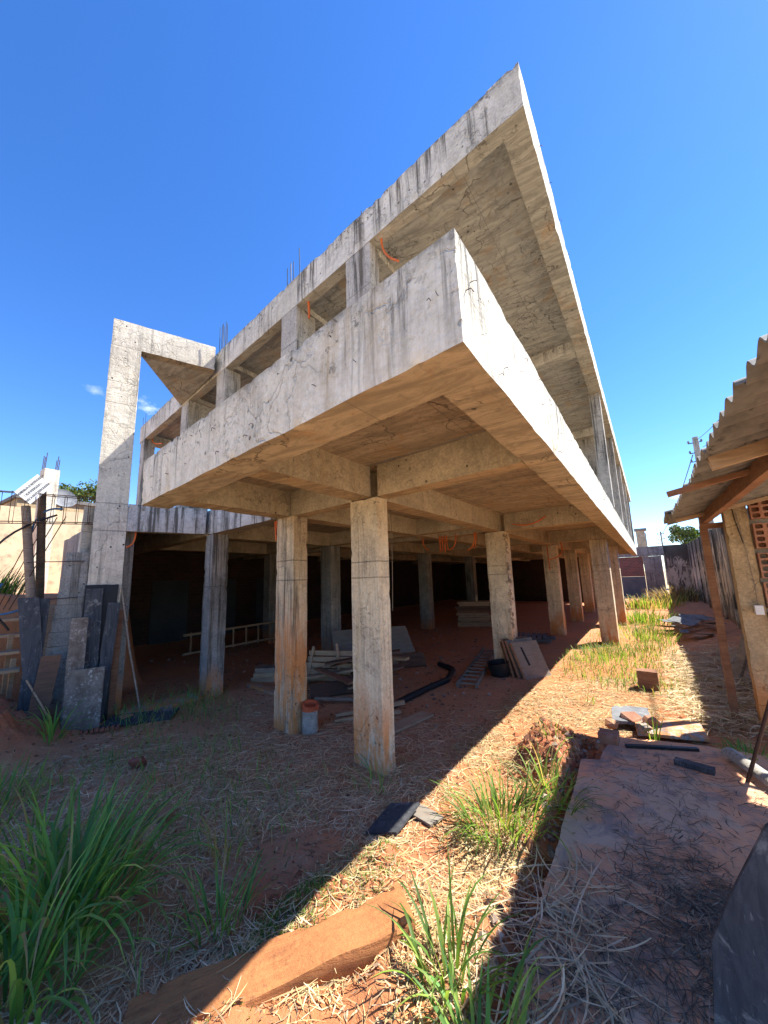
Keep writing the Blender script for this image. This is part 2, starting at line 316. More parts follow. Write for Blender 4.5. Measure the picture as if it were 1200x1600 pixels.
def link(name, mesh, parent=None):
    o = bpy.data.objects.new(name, mesh); col.objects.link(o)
    if parent is not None: o.parent = parent
    return o
def empty(name, loc, label=None, cat=None, group=None):
    o = bpy.data.objects.new(name, None); o.empty_display_size = .2; col.objects.link(o); o.location = loc
    if label: tag(o, label, cat, group)
    return o
def tag(o, label, cat, group=None):
    o['label'] = label; o['category'] = cat
    if group: o['group'] = group
    o['kind'] = 'thing'
    return o
def keep(o, parent):
    o.parent = parent
    if parent is not None: o.matrix_parent_inverse = Matrix.Translation(-parent.location) if parent.parent is None else Matrix()
    return o
def make(name, verts, faces, mat, parent=None, smooth=False, angle=.7):
    me = bpy.data.meshes.new(name); me.from_pydata([tuple(v) for v in verts], [], faces)
    me.materials.append(M[mat] if isinstance(mat, str) else mat); me.update()
    if smooth:
        me.polygons.foreach_set('use_smooth', [True]*len(me.polygons)); me.set_sharp_from_angle(angle=angle)
    o = link(name, me)
    if parent is not None: keep(o, parent)
    return o

def hexa_grid(c, cell=.12, amp=.004, chip=.012, seed=0., keep_ends=''):
    """c: 8 corners, order (x0y0z0,x1y0z0,x1y1z0,x0y1z0, same at z1). Subdivided, slightly uneven, chipped edges."""
    c = [Vector(v) for v in c]
    lx = max((c[1]-c[0]).length, (c[6]-c[7]).length); ly = max((c[3]-c[0]).length, (c[6]-c[5]).length); lz = max((c[4]-c[0]).length, (c[6]-c[2]).length)
    n = [max(1, min(260, int(math.ceil(l/cell)))) for l in (lx, ly, lz)]
    cen = sum(c, Vector())/8
    vid = {}; V = []; F = []
    def vert(i, j, k):
        key = (i, j, k)
        if key in vid: return vid[key]
        u, v, w = i/n[0], j/n[1], k/n[2]
        p = ((c[0]*(1-u)+c[1]*u)*(1-v)+(c[3]*(1-u)+c[2]*u)*v)*(1-w)+((c[4]*(1-u)+c[5]*u)*(1-v)+(c[7]*(1-u)+c[6]*u)*v)*w
        q = p*3.1
        p = p+mnoise.noise_vector(q)*amp
        bi = []
        if (i == 0 and 'x' not in keep_ends) or (i == n[0] and 'X' not in keep_ends): bi.append((c[1]-c[0]).normalized()*(1 if i == 0 else -1))
        if (j == 0 and 'y' not in keep_ends) or (j == n[1] and 'Y' not in keep_ends): bi.append((c[3]-c[0]).normalized()*(1 if j == 0 else -1))
        if k in (0, n[2]): bi.append((c[4]-c[0]).normalized()*(1 if k == 0 else -1))
        if len(bi) >= 2:
            h = (.12+max(0., mnoise.noise(p*13.3+Vector((0, 0, 3)))-.26)*2.6)*chip
            for d in bi: p = p+d*h
        vid[key] = len(V); V.append(p); return vid[key]
    for k in range(n[2]):
        for i in range(n[0]):
            F.append((vert(i, 0, k), vert(i+1, 0, k), vert(i+1, 0, k+1), vert(i, 0, k+1)))
            F.append((vert(i+1, n[1], k), vert(i, n[1], k), vert(i, n[1], k+1), vert(i+1, n[1], k+1)))
        for j in range(n[1]):
            F.append((vert(0, j+1, k), vert(0, j, k), vert(0, j, k+1), vert(0, j+1, k+1)))
            F.append((vert(n[0], j, k), vert(n[0], j+1, k), vert(n[0], j+1, k+1), vert(n[0], j, k+1)))
    for i in range(n[0]):
        for j in range(n[1]):
            F.append((vert(i, j+1, 0), vert(i+1, j+1, 0), vert(i+1, j, 0), vert(i, j, 0)))
            F.append((vert(i, j, n[2]), vert(i+1, j, n[2]), vert(i+1, j+1, n[2]), vert(i, j+1, n[2])))
    return V, F
SEED = [0.]
def rbox(name, c8, mat, parent=None, cell=.12, amp=.004, chip=.012, keep_ends=''):
    SEED[0] += 1.7
    V, F = hexa_grid(c8, cell, amp, chip, SEED[0], keep_ends)
    return make(name, V, F, mat, parent, True, .6)
def bbox(name, X0, X1, Y0, Y1, Z0, Z1, mat, parent=None, **kw):
    c8 = [B(X0, Y0, Z0), B(X1, Y0, Z0), B(X1, Y1, Z0), B(X0, Y1, Z0), B(X0, Y0, Z1), B(X1, Y0, Z1), B(X1, Y1, Z1), B(X0, Y1, Z1)]
    return rbox(name, c8, mat, parent, **kw)
def wbox(name, x0, x1, y0, y1, z0, z1, mat, parent=None, **kw):
    c8 = [(x0, y0, z0), (x1, y0, z0), (x1, y1, z0), (x0, y1, z0), (x0, y0, z1), (x1, y0, z1), (x1, y1, z1), (x0, y1, z1)]
    return rbox(name, c8, mat, parent, **kw)
def panel(name, p0, p1, p2, th, mat, parent=None, cell=.25, amp=.004, chip=.006):
    """thin board: bottom-left, bottom-right, top-left, thickness away from its face"""
    p0, p1, p2 = Vector(p0), Vector(p1), Vector(p2); nrm = (p1-p0).cross(p2-p0).normalized()*th
    a, b_, d = p0, p1, p2; e = p1+(p2-p0)
    return rbox(name, [a-nrm, b_-nrm, b_, a, d-nrm, e-nrm, e, d], mat, parent, cell=cell, amp=amp, chip=chip)
def bar(name, a, b, w, h, mat, parent=None, upv=(0, 0, 1), cell=.3, amp=.002, chip=.004):
    """straight timber from a to b, w across, h along upv"""
    a, b = Vector(a), Vector(b); d = (b-a).normalized(); s = d.cross(Vector(upv))
    if s.length < 1e-3: s = d.cross(Vector((1, 0, 0)))
    s.normalize(); u = s.cross(d).normalized(); s = s*w/2; u = u*h/2
    return rbox(name, [a-s-u, b-s-u, b+s-u, a+s-u, a-s+u, b-s+u, b+s+u, a+s+u], mat, parent, cell=cell, amp=amp, chip=chip)
def tube_geo(pts, r, n=6):
    pts = [Vector(p) for p in pts]; V = []; F = []
    ref = Vector((.3, .2, 1))
    for i, p in enumerate(pts):
        d = (pts[min(i+1, len(pts)-1)]-pts[max(i-1, 0)]).normalized(); s = d.cross(ref)
        if s.length < .05: s = d.cross(Vector((1, 0, .1)))
        s.normalize(); u = s.cross(d)
        rr = r[i] if isinstance(r, (list, tuple)) else r
        for k in range(n):
            a = 2*math.pi*k/n; V.append(p+s*math.cos(a)*rr+u*math.sin(a)*rr)
    for i in range(len(pts)-1):
        for k in range(n):
            F.append((i*n+k, i*n+(k+1) % n, (i+1)*n+(k+1) % n, (i+1)*n+k))
    F.append(tuple(range(n))[::-1]); F.append(tuple((len(pts)-1)*n+k for k in range(n)))
    return V, F
def tube(name, pts, r, mat, parent=None, n=6):
    V, F = tube_geo(pts, r, n); return make(name, V, F, mat, parent, True, 1.2)
def lathe(name, prof, loc, mat, parent=None, n=20, tilt=(0, 0, 0)):
    V = []; F = []; m = Matrix.Translation(loc) @ Matrix.Rotation(tilt[0], 4, 'X') @ Matrix.Rotation(tilt[1], 4, 'Y')
    for r, z in prof:
        for k in range(n): V.append(m @ Vector((r*math.cos(2*math.pi*k/n), r*math.sin(2*math.pi*k/n), z)))
    for i in range(len(prof)-1):
        for k in range(n): F.append((i*n+k, i*n+(k+1) % n, (i+1)*n+(k+1) % n, (i+1)*n+k))
    F.append(tuple(range(n))[::-1]); F.append(tuple((len(prof)-1)*n+k for k in range(n)))
    return make(name, V, F, mat, parent, True, .8)
def bez(a, b, c, n=9):
    a, b, c = Vector(a), Vector(b), Vector(c)
    return [a*(1-t)**2+b*2*t*(1-t)+c*t*t for t in [i/(n-1) for i in range(n)]]
def copy_to(src, name, parent, loc=None, rot=None):
    o = src.copy(); o.name = name; col.objects.link(o); o.parent = parent
    if loc is not None: o.location = loc
    if rot is not None: o.rotation_euler = rot
    return o

# ------------------------------------------------------------------ ground
def _hash(ix, iy, s):
    h = np.sin(ix*127.1+iy*311.7+s*74.7)*43758.5453
    return h-np.floor(h)
def vnoise(x, y, s=0):
    ix, iy = np.floor(x), np.floor(y); fx, fy = x-ix, y-iy
    fx, fy = fx*fx*(3-2*fx), fy*fy*(3-2*fy)
    a, b, c, d = _hash(ix, iy, s), _hash(ix+1, iy, s), _hash(ix, iy+1, s), _hash(ix+1, iy+1, s)
    return (a*(1-fx)+b*fx)*(1-fy)+(c*(1-fx)+d*fx)*fy
def fbm(x, y, f, o=4, s=0):
    t = 0; a = .5
    for i in range(o): t = t+a*(vnoise(x*f, y*f, s+i)-.5); f *= 2.03; a *= .5
    return t
def sst(x, a, b):
    t = np.clip((x-a)/(b-a), 0, 1); return t*t*(3-2*t)
def H(x, y):
    x = np.asarray(x, float); y = np.asarray(y, float); X = x/CS; Y = y-X*SS
    h = fbm(x, y, .5, 3, 1)*.10+fbm(x, y, 2.2, 4, 5)*.075+fbm(x, y, 11, 2, 9)*.02
    inside = sst(Y, 2.9, 3.4)*sst(x, -1.9, -2.4)*sst(x, -15.2, -14.8)
    h = h*(1-.45*inside)
    g = lambda cx, cy, sx, sy, a: a*np.exp(-((x-cx)/sx)**2-((y-cy)/sy)**2)
    lump = 1+1.2*fbm(x, y, 4, 4, 21)
    h = h+lump*(.25*sst(x, -1.6, -1.2)*sst(x, -.87, -.97)*sst(y, 4.1, 4.45)*sst(y, 5.35, 5.0)+g(-.98, 4.0, .13, .5, .10)+g(-6.75, 1.25, .5, .45, .16)+g(-1.78, 2.45, .16, .5, .09)+g(-.75, 5.2, .16, .25, .08)+g(-7.5, 1.35, .8, .7, .62)+g(-6.4, 1.2, .6, .55, .20)+g(-9.5, .6, 1.2, 1., .6))
    # little earth bank along the sunny strip in front of the slab
    h = h+.13*sst(x, -2.25, -1.95)*sst(y, 2.9, 2.2)*sst(x, -.6, -1.0)*lump+g(-1.0, 3.9, .12, 1.2, .05)*lump
    h = h-.05*sst(x, -.98, -.86)*sst(x, -.6, -.8)*sst(y, 5.6, 5.0)
    ter = sst(x, -8.75, -9.5)*sst(Y, 2.75, 2.3)
    ter = np.maximum(ter, sst(x, -15.4, -16.2)); ter = np.maximum(ter, sst(y, -4, -8)*0)
    h = h*(1-.3*ter)+ter*1.85
    h = h+sst(x, .3, 1.4)*sst(y, 7, 11)*.16*lump
    return h
def H1(x, y): return float(H(x, y))
xs = np.concatenate([-np.geomspace(10, 900, 40)[::-1]-.0, np.arange(-9.95, -7.0, .10), np.arange(-7.0, 2.2, .045), np.arange(2.2, 5, .2), np.geomspace(5.2, 900, 34)])
ys = np.concatenate([-np.geomspace(1.1, 900, 34)[::-1], np.arange(-1.0, 9.0, .045), np.arange(9.0, 20, .12), np.arange(20, 40, .4), np.geomspace(40.5, 900, 30)])
gx, gy = np.meshgrid(xs, ys); gz = H(gx, gy); nx, ny = len(xs), len(ys)
me = bpy.data.meshes.new('ground'); n_f = (nx-1)*(ny-1)
idx = np.arange(nx*ny).reshape(ny, nx)
quads = np.stack([idx[:-1, :-1], idx[:-1, 1:], idx[1:, 1:], idx[1:, :-1]], -1).reshape(-1, 4)
me.vertices.add(nx*ny); me.vertices.foreach_set('co', np.stack([gx, gy, gz], -1).ravel().astype('f'))
me.loops.add(n_f*4); me.loops.foreach_set('vertex_index', quads.ravel().astype('i'))
me.polygons.add(n_f); me.polygons.foreach_set('loop_start', np.arange(0, n_f*4, 4, dtype='i'))
me.update(calc_edges=True); me.polygons.foreach_set('use_smooth', np.ones(n_f, bool)); me.materials.append(M['ground'])
ground = link('ground', me); ground['kind'] = 'structure'

# old concrete floor in front of the shed, ragged on its open side
def ragged(name, outline, z0, z1, mat, step=.12, jit=.03):
    pts = []
    for i, a in enumerate(outline):
        b = outline[(i+1) % len(outline)]; a, b = Vector(a), Vector(b); m = max(1, int((b-a).length/step))
        for k in range(m):
            p = a.lerp(b, k/m); q = mnoise.noise_vector(Vector((p.x*3.3, p.y*3.3, 1.7)))*jit*1.6+mnoise.noise_vector(Vector((p.x*11, p.y*11, 4)))*jit*.6
            pts.append((p.x+q.x, p.y+q.y))
    bm = bmesh.new(); vs = [bm.verts.new((x, y, z1)) for x, y in pts]; f = bm.faces.new(vs)
    bmesh.ops.triangulate(bm, faces=[f]); 
    r = bmesh.ops.extrude_face_region(bm, geom=bm.faces[:]); 
    for v in [g for g in r['geom'] if isinstance(g, bmesh.types.BMVert)]: v.co.z = z0
    bmesh.ops.recalc_face_normals(bm, faces=bm.faces[:])
    m2 = bpy.data.meshes.new(name); bm.to_mesh(m2); bm.free(); m2.materials.append(M[mat]); return link(name, m2)
fs = ragged('floor_slab', [(-.70, .2), (-.74, 2.0), (-.79, 3.4), (-.83, 4.75), (-.66, 4.82), (-.60, 5.55), (.1, 5.72), (.9, 5.75), (1.95, 5.8), (1.95, .2)], -.12, .085, 'floorslab', .07, .012)
fs['kind'] = 'structure'

# ------------------------------------------------------------------ the unfinished concrete building
bld = empty('concrete_building', B(-2.7, 3.2, 0), 'unfinished two storey raw concrete building with cantilevered balcony and sharp roof corner', 'building')
Z0, ZS, ZT = 2.93, 3.29, 3.40          # beam bottom, slab underside, floor level
# balcony
bal_f = bbox('balcony_front', -4.91, -.515, 1.278, 1.60, Z0, 3.475, 'balcony', bld, cell=.05, amp=.006, chip=.02, keep_ends='Y')
bal_s = bbox('balcony_side', -.785, -.515, 1.600, 28.4, Z0, 3.475, 'balcony', bld, cell=.08, amp=.006, chip=.014, keep_ends='y')
bbox('balcony_slab', -4.88, -.79, 1.605, 3.08, ZS, ZT, 'slab', bld, cell=.25)
bbox('balcony_slab', -2.50, -.79, 3.10, 28.3, ZS+.002, ZT+.002, 'slab', bld, cell=.3)
# cantilever and cross beams
for X0, X1 in ((-2.90, -2.60), (-4.60, -4.28)):
    bbox('beam', X0, X1, 1.603, 3.118, Z0+.004, ZS+.03, 'beam', bld, cell=.12)
bbox('beam', -2.50, -.787, 3.13, 3.36, Z0+.002, ZS+.03, 'beam', bld, cell=.12)
for Y in (8.0, 12.6, 17.0, 21.2, 25.4):
    bbox('beam', -2.50, -.787, Y-.12, Y+.12, Z0+.002, ZS+.03, 'beam', bld, cell=.2)
bbox('beam', -2.90, -2.60, 3.34, 29.0, Z0+.005, ZS+.04, 'beam', bld, cell=.2)
bbox('beam', -4.64, -2.95, 3.13, 3.35, Z0+.001, ZT, 'beam', bld, cell=.12)
bbox('beam', -7.10, -4.645, 3.05, 3.33, Z0, ZT, 'smokebeam', bld, cell=.12)
bbox('beam', -14.4, -7.11, 3.10, 3.34, Z0, ZT, 'beam', bld, cell=.3)
for X in (-4.45, -7.55, -11.0):
    bbox('beam', X-.15, X+.15, 3.36, 29.0, Z0+.012, ZS+.03, 'beam', bld, cell=.4)
for Y in (7.0, 8.05, 12.5, 17.2, 22.0, 26.5):
    bbox('beam', -14.4, -2.92, Y-.13, Y+.13, Z0+.02, ZS+.03, 'beam', bld, cell=.4)
bbox('floor_slab', -14.4, -2.51, 3.10, 29.0, ZS+.004, ZT-.004, 'slab', bld, cell=.6)

def column(X0, X1, Y0, Y1, z0, z1, mat, cell=.1, chip=.014): return bbox('column', X0, X1, Y0, Y1, z0, z1, mat, bld, cell=cell, chip=chip)
column(-2.969, -2.517, 3.125, 3.345, -.25, Z0, 'column', .07, .012)
column(-4.642, -4.195, 3.125, 3.40, -.25, Z0, 'ochrecol', .08)
column(-7.13, -6.80, 3.06, 3.40, -.3, Z0, 'dirtycol', .08)
for Y in (7.85, 13.41, 17.5, 21.6, 25.7): column(-2.969, -2.517, Y, Y+.38, -.3, Z0, 'column', .12)
for Y in (12.5, 16.9): column(-1.38, -.93, Y, Y+.42, -.3, Z0, 'column', .12)
for Y in (6.8, 12.4, 17.2, 22.0): column(-7.75, -7.30, Y, Y+.4, -.3, Z0+.01, 'oldcon', .2)
for Y in (7.0, 12.5): column(-11.2, -10.8, Y, Y+.4, -.3, Z0+.01, 'oldcon', .3)

# roof plate with its deep edge beams
RB, RT, RU = 6.297, 6.814, 6.56
roof_f = bbox('roof_front', -12.6, -.449, 3.104, 3.27, RB, RT, 'roof', bld, cell=.08, amp=.006, chip=.016, keep_ends='Y')
roof_s = bbox('roof_side', -.70, -.449, 3.27, 28.6, RB, RT, 'roof', bld, cell=.12, amp=.006, keep_ends='y')
bbox('roof_slab', -12.55, -.703, 3.273, 28.5, RU, RT-.02, 'roof', bld, cell=.35)
bbox('roof_lip', -.80, -.47, 3.115, 3.26, RT-.004, RT+.03, 'roof', bld, cell=.05, chip=.03)
for Y in (7.95, 13.4, 18.2, 23.):
    bbox('roof_beam', -12.5, -.703, Y-.12, Y+.12, RB+.01, RU+.03, 'roof', bld, cell=.25)
for X in (-2.75, -4.4, -6.9, -9.0):
    bbox('roof_beam', X-.12, X+.12, 3.273, 28.4, RB+.16, RU+.025, 'roof', bld, cell=.4)
bbox('roof_end', -12.6, -12.3, 3.273, 28.5, RB, RT-.004, 'roof', bld, cell=.5)
for X0, X1, d in ((-2.97, -2.50, .2), (-4.59, -4.15, .42), (-7.09, -6.66, .35), (-9.08, -8.60, .6), (-12.45, -12.05, .3)):
    bbox('upper_column', X0, X1, 3.108, 3.108+d, ZT-.01, RB, 'upcol', bld, cell=.1)
for Y in (10.1, 14.05, 18.0, 22.0, 26.0):
    bbox('upper_column', -.725, -.50, Y, Y+.30, 3.46, RB-.003, 'upcol', bld, cell=.15)
for X in (-4.4, -9.0):
    for Y in (7.9, 13.3, 18.1): bbox('upper_column', X-.2, X+.2, Y, Y+.35, ZT, RB+.01, 'upcol', bld, cell=.4)
bbox('upper_wall', -3.4, -.98, 13.55, 13.72, ZT, RB+.01, 'upcol', bld, cell=.25)

# the free-standing portal leg on the left with its triangular canopy
pa, pb = B(-7.5644, 1.2741), B(-7.3927, 1.7308); t = (pb-pa).normalized(); nrm = Vector((t.y, -t.x, 0))
def pl(s, d, z): q = pa+t*s+nrm*d; return Vector((q.x, q.y, z))
W0 = (pb-pa).length
def portal(name, s0, s1, z0, z1, mat, th=.22, d0=0., **kw):
    return rbox(name, [pl(s0, d0, z0), pl(s1, d0, z0), pl(s1, d0-th, z0), pl(s0, d0-th, z0), pl(s0, d0, z1), pl(s1, d0, z1), pl(s1, d0-th, z1), pl(s0, d0-th, z1)], mat, bld, **kw)
portal('portal_leg', 0, W0, -.3, RB-.002, 'portal', cell=.08)
SL = (B(-7.1, 3.05)-pa).length-.03
portal('portal_beam', 0.004, SL, RB, RT-.006, 'portal', cell=.09, chip=.02)
portal('portal_lower_beam', W0+.002, SL-.02, Z0, ZT+.003, 'smokebeam', d0=-.004, cell=.09)
tri = [pl(.47, -.23, 0), pl(SL, -.23, 0), B(-9.1, 3.10)]
V = [Vector((p.x, p.y, RB+.02)) for p in tri]+[Vector((p.x, p.y, RT-.06)) for p in tri]
make('canopy', V, [(2, 1, 0), (3, 4, 5), (0, 1, 4, 3), (1, 2, 5, 4), (2, 0, 3, 5)], 'roof', bld)

# grade beam between portal and column, floor kerb inside
bbox('grade_beam', -7.35, -6.85, 1.75, 3.05, -.2, .06, 'oldcon', bld, cell=.1, chip=.03)
bbox('grade_beam', -6.80, -4.66, 3.9, 4.05, -.2, .07, 'oldcon', bld, cell=.15, chip=.03)

bbox('pocket_wall', -14.4, -7.62, 1.75, 1.93, -.2, ZT-.008, 'oldcon', bld, cell=.4)  # wall added to close the left side and keep light out of the interior
bbox('floor_slab', -14.4, -7.30, 1.935, 3.09, ZS+.002, ZT-.006, 'slab', bld, cell=.5)  # slab added over that pocket, also to keep light out

# starter bars above the roof, tie wires left in the faces, loose conduits
def starter(X, Y, z, n, hmin, hmax, sx=.3, sy=.2):
    for i in range(n):
        p = B(X+random.uniform(-sx, sx)/2, Y+random.uniform(-sy, sy)/2, z); h = random.uniform(hmin, hmax)
        tube('starter_bar', [p-Vector((0, 0, .05)), p+Vector((random.uniform(-.02, .02), random.uniform(-.02, .02), h))], .007, 'steelblue', roof_s if X > -.65 else roof_f, 5)
starter(-4.35, 3.25, RT, 5, .28, .62, .42, .16); starter(-6.95, 3.2, RT, 7, .3, .75, .5, .16); starter(-2.8, 3.2, RT, 2, .08, .15)
starter(-.6, 8.3, RT, 1, .5, .6, .05); starter(-12.3, 3.2, RT, 2, .25, .5); starter(-.58, 13.9, RT, 2, .25, .4, .1)
starter(-.5, 3.9, RT-.15, 1, .16, .18, .02)
def wire(p, out, s=1., par=None):
    p = Vector(p); out = Vector(out).normalized(); s *= .55; e = p+out*.035*s+Vector((random.uniform(-.02, .02), random.uniform(-.02, .02), random.uniform(-.05, .02)))*s
    tube('tie_wire', [p-out*.02, p+out*.03*s, e], .0045*s, 'steel', par, 4)
fn = (B(0, -1)-B(0, 0)); sn = Vector((1, 0, 0))
for x in (-.62, -.66, -1.15, -1.35, -1.5, -1.9, -2.25, -2.32, -2.8, -2.9, -3.4, -3.52, -4.0, -4.1, -4.5):
    wire(B(x, 1.272, random.choice((3.36, 3.2, 3.05, 3.28, 3.12))), fn, random.uniform(.7, 1.25), bal_f)
for y in (1.36, 1.42, 1.75, 1.85, 2.2, 2.35, 2.7, 2.78, 3.3, 3.5, 4.0, 4.15, 4.6, 5.1, 5.6, 6.2, 6.8, 7.4):
    wire(B(-.512, y, random.choice((3.38, 3.22, 3.08, 3.0, 3.3))), sn, random.uniform(.7, 1.2), bal_s)
for y in (3.9, 4.4, 5.0, 5.7, 6.4, 7.2, 8.1): wire(B(-.446, y, RT-.12), sn, 1.4, roof_s)
def conduit(a, b, c, r=.013, mat='conduit'): return tube('conduit', bez(a, b, c), r, mat, bld, 7)
conduit(B(-2.36, 3.2, RB+.02), B(-2.36, 3.18, 6.02), B(-2.06, 3.15, 5.74), .014)
conduit(B(-3.95, 3.2, RB+.02), B(-3.93, 3.2, 6.2), B(-3.90, 3.18, 5.98), .018)
conduit(B(-12.0, 3.3, RB+.02), B(-11.9, 3.3, 6.1), B(-11.2, 3.35, 6.0), .018)
conduit(pl(W0+.14, -.1, Z0+.02), pl(W0+.15, -.05, 2.68), pl(W0+.02, .0, 2.66), .014)
for dx, z in ((0, 2.62), (.05, 2.68), (.09, 2.74)): conduit(B(-4.80+dx, 3.2, Z0+.03), B(-4.80+dx, 3.2, 2.8), B(-4.76+dx*1.3, 3.2, z), .015)
for X, s, z in ((-5.95, -.2, 2.62), (-4.75, .2, 2.66), (-4.22, 0, 2.58), (-4.15, 0, 2.6), (-4.08, .02, 2.56), (-4.02, .05, 2.62), (-3.75, -.2, 2.62), (-3.25, -.2, 2.58), (-3.21, -.08, 2.62)):
    conduit(B(X, 7.9, Z0+.05), B(X, 7.9, z+.05), B(X+s, 7.88, z), .014)
conduit(B(-2.2, 12.5, Z0), B(-2.0, 12.4, 2.5), B(-2.55, 12.4, 2.42), .016); conduit(B(-2.78, 13.35, Z0), B(-2.78, 13.3, 2.6), B(-2.75, 13.3, 2.1), .014)
conduit(B(-2.3, 7.84, Z0+.12), B(-1.9, 7.8, Z0-.02), B(-1.6, 7.84, Z0+.2), .012)
tube('hanging_cable', bez(B(-3.4, 4.6, ZS), B(-3.38, 4.62, 2.6), B(-3.42, 4.6, 1.5), 12), .006, 'oldwood', bld, 5)
# honeycombed column edge: exposed broken aggregate
bm = bmesh.new()
for i in range(110):
    z = .9+1.95*random.random(); s = random.uniform(.012, .04); p = B(-2.517+random.uniform(-.02, .03), 7.85+random.uniform(-.02, .12), z)
    vs = [bm.verts.new(p+Vector((random.uniform(-s, s), random.uniform(-s, s), random.uniform(-s, s)*1.4))) for _ in range(6)]
    bmesh.ops.convex_hull(bm, input=vs)
m2 = bpy.data.meshes.new('spalled_edge'); bm.to_mesh(m2); bm.free(); m2.materials.append(M['mortar'])
spo = keep(link('spalled_edge', m2), bld); spo['kind'] = 'stuff'

# rear brick infill behind the parking level
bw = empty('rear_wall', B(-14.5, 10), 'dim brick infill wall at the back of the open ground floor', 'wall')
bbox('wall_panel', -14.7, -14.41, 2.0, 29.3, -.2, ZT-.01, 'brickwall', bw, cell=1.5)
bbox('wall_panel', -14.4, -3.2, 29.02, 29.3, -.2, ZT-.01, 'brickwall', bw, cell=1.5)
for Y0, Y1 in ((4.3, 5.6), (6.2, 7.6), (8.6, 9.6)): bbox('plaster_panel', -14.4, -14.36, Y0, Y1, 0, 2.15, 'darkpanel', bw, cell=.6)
bp = empty('brick_pier', B(-11.0, 7.9), 'rough pier of stacked red bricks in the dark ground floor', 'brick pier')
for r_ in range(11):
    for q in range(2):
        off = (.1 if r_ % 2 else 0)+random.uniform(-.02, .02)
        bbox('brick', -11.2, -11.0, 7.5+q*.26+off, 7.74+q*.26+off, r_*.2-.02, r_*.2+.17, 'redbrick', bp, cell=.3, chip=.004)

# ------------------------------------------------------------------ shed on the right
shed = empty('shed', (.9, 6.7, 0), 'tumbledown shed of earth plaster and hollow bricks under corrugated roofing', 'shed')
wbox('wall', .90, 1.135, 6.70, 6.92, -.1, 3.02, 'earthplaster', shed, cell=.08, amp=.008, chip=.02)
wbox('wall', 1.137, 2.2, 6.745, 6.92, -.1, 2.62, 'mortar', shed, cell=.3)
wbox('wall', 1.137, 2.2, 6.70, 6.744, -.1, 1.05, 'earthplaster', shed, cell=.1)
def hollow_brick_mesh(w=.215, h=.315, d=.09):
    V = []; F = []
    cw, ch = w/2, h/4
    for i in range(2):
        for j in range(4):
            cx, cz = (i+.5)*cw, (j+.5)*ch; n = 12; base = len(V)
            for k in range(n):
                a = 2*math.pi*(k+.5)/n; ca, sa = math.cos(a), math.sin(a); s = 1/max(abs(ca), abs(sa))
                V.append((cx+ca*s*cw/2, 0, cz+sa*s*ch/2))
            for dep in (0, d*.96):
                for k in range(n):
                    a = 2*math.pi*(k+.5)/n; q = 1/max(abs(math.cos(a)), abs(math.sin(a)))**.55
                    V.append((cx+math.cos(a)*q*cw*.355, dep, cz+math.sin(a)*q*ch*.36))
            for k in range(n):
                k2 = (k+1) % n
                F.append((base+k, base+k2, base+n+k2, base+n+k)); F.append((base+n+k, base+n+k2, base+2*n+k2, base+2*n+k))
            F.append(tuple(base+2*n+k for k in range(n)))
    b = len(V); V += [(0, 0, 0), (w, 0, 0), (w, d, 0), (0, d, 0), (0, 0, h), (w, 0, h), (w, d, h), (0, d, h)]
    F += [(b, b+3, b+2, b+1), (b+4, b+5, b+6, b+7), (b, b+4, b+7, b+3), (b+1, b+2, b+6, b+5), (b+3, b+7, b+6, b+2)]
    m = bpy.data.meshes.new('hollow_brick'); m.from_pydata(V, [], F); m.materials.append(M['brick']); m.update(); return m
hb = hollow_brick_mesh()
for cx_ in range(4):
    for r_ in range(5):
        if cx_ > 0 and r_ == 4: continue
        o = link('hollow_brick', hb); o.location = (1.15+cx_*.235+random.uniform(-.006, .006), 6.655+random.uniform(-.012, .012)+.01*cx_, 1.12+r_*.37+(.16 if r_ == 4 else 0)*0+random.uniform(-.006, .006)-(.0))
        o.rotation_euler = (0, random.uniform(-.02, .02), random.uniform(-.03, .03)); keep(o, shed)
wbox('lintel_board', 1.40, 2.2, 6.72, 6.80, 2.64, 2.74, 'redwood', shed, cell=.4)  # hardwood board above the brick wall
bar('post', (.702, 7.07, -.05), (.706, 7.07, 2.60), .085, .085, 'redwood', shed, upv=(0, 1, 0), cell=.15, amp=.006)
bar('post', (.95, 2.7, 0), (.90, 2.7, 2.62), .09, .09, 'redwood', shed, upv=(0, 1, 0))
bar('beam', (.72, 7.25, 2.69), (.80, .2, 2.71), .07, .14, 'redwood', shed, cell=.3, amp=.008)
bar('beam', (.66, 6.98, 2.58), (1.3, 6.98, 2.60), .06, .075, 'redwood', shed)
bar('beam', (.80, .2, 2.71), (.86, -2.2, 2.71), .07, .14, 'redwood', shed, cell=.3)
for y, x0, mat, h in ((3.95, .20, 'redwood', .05), (3.15, .40, 'planks', .10), (6.6, .38, 'planks', .05), (1.6, .45, 'redwood', .05), (.4, .45, 'redwood', .05)):
    bar('rafter', (x0, y, 2.655+.2*(x0-.38)), (2.4, y-.03, 2.655+.2*2.0), .05, h*.9, mat, shed, cell=.3)
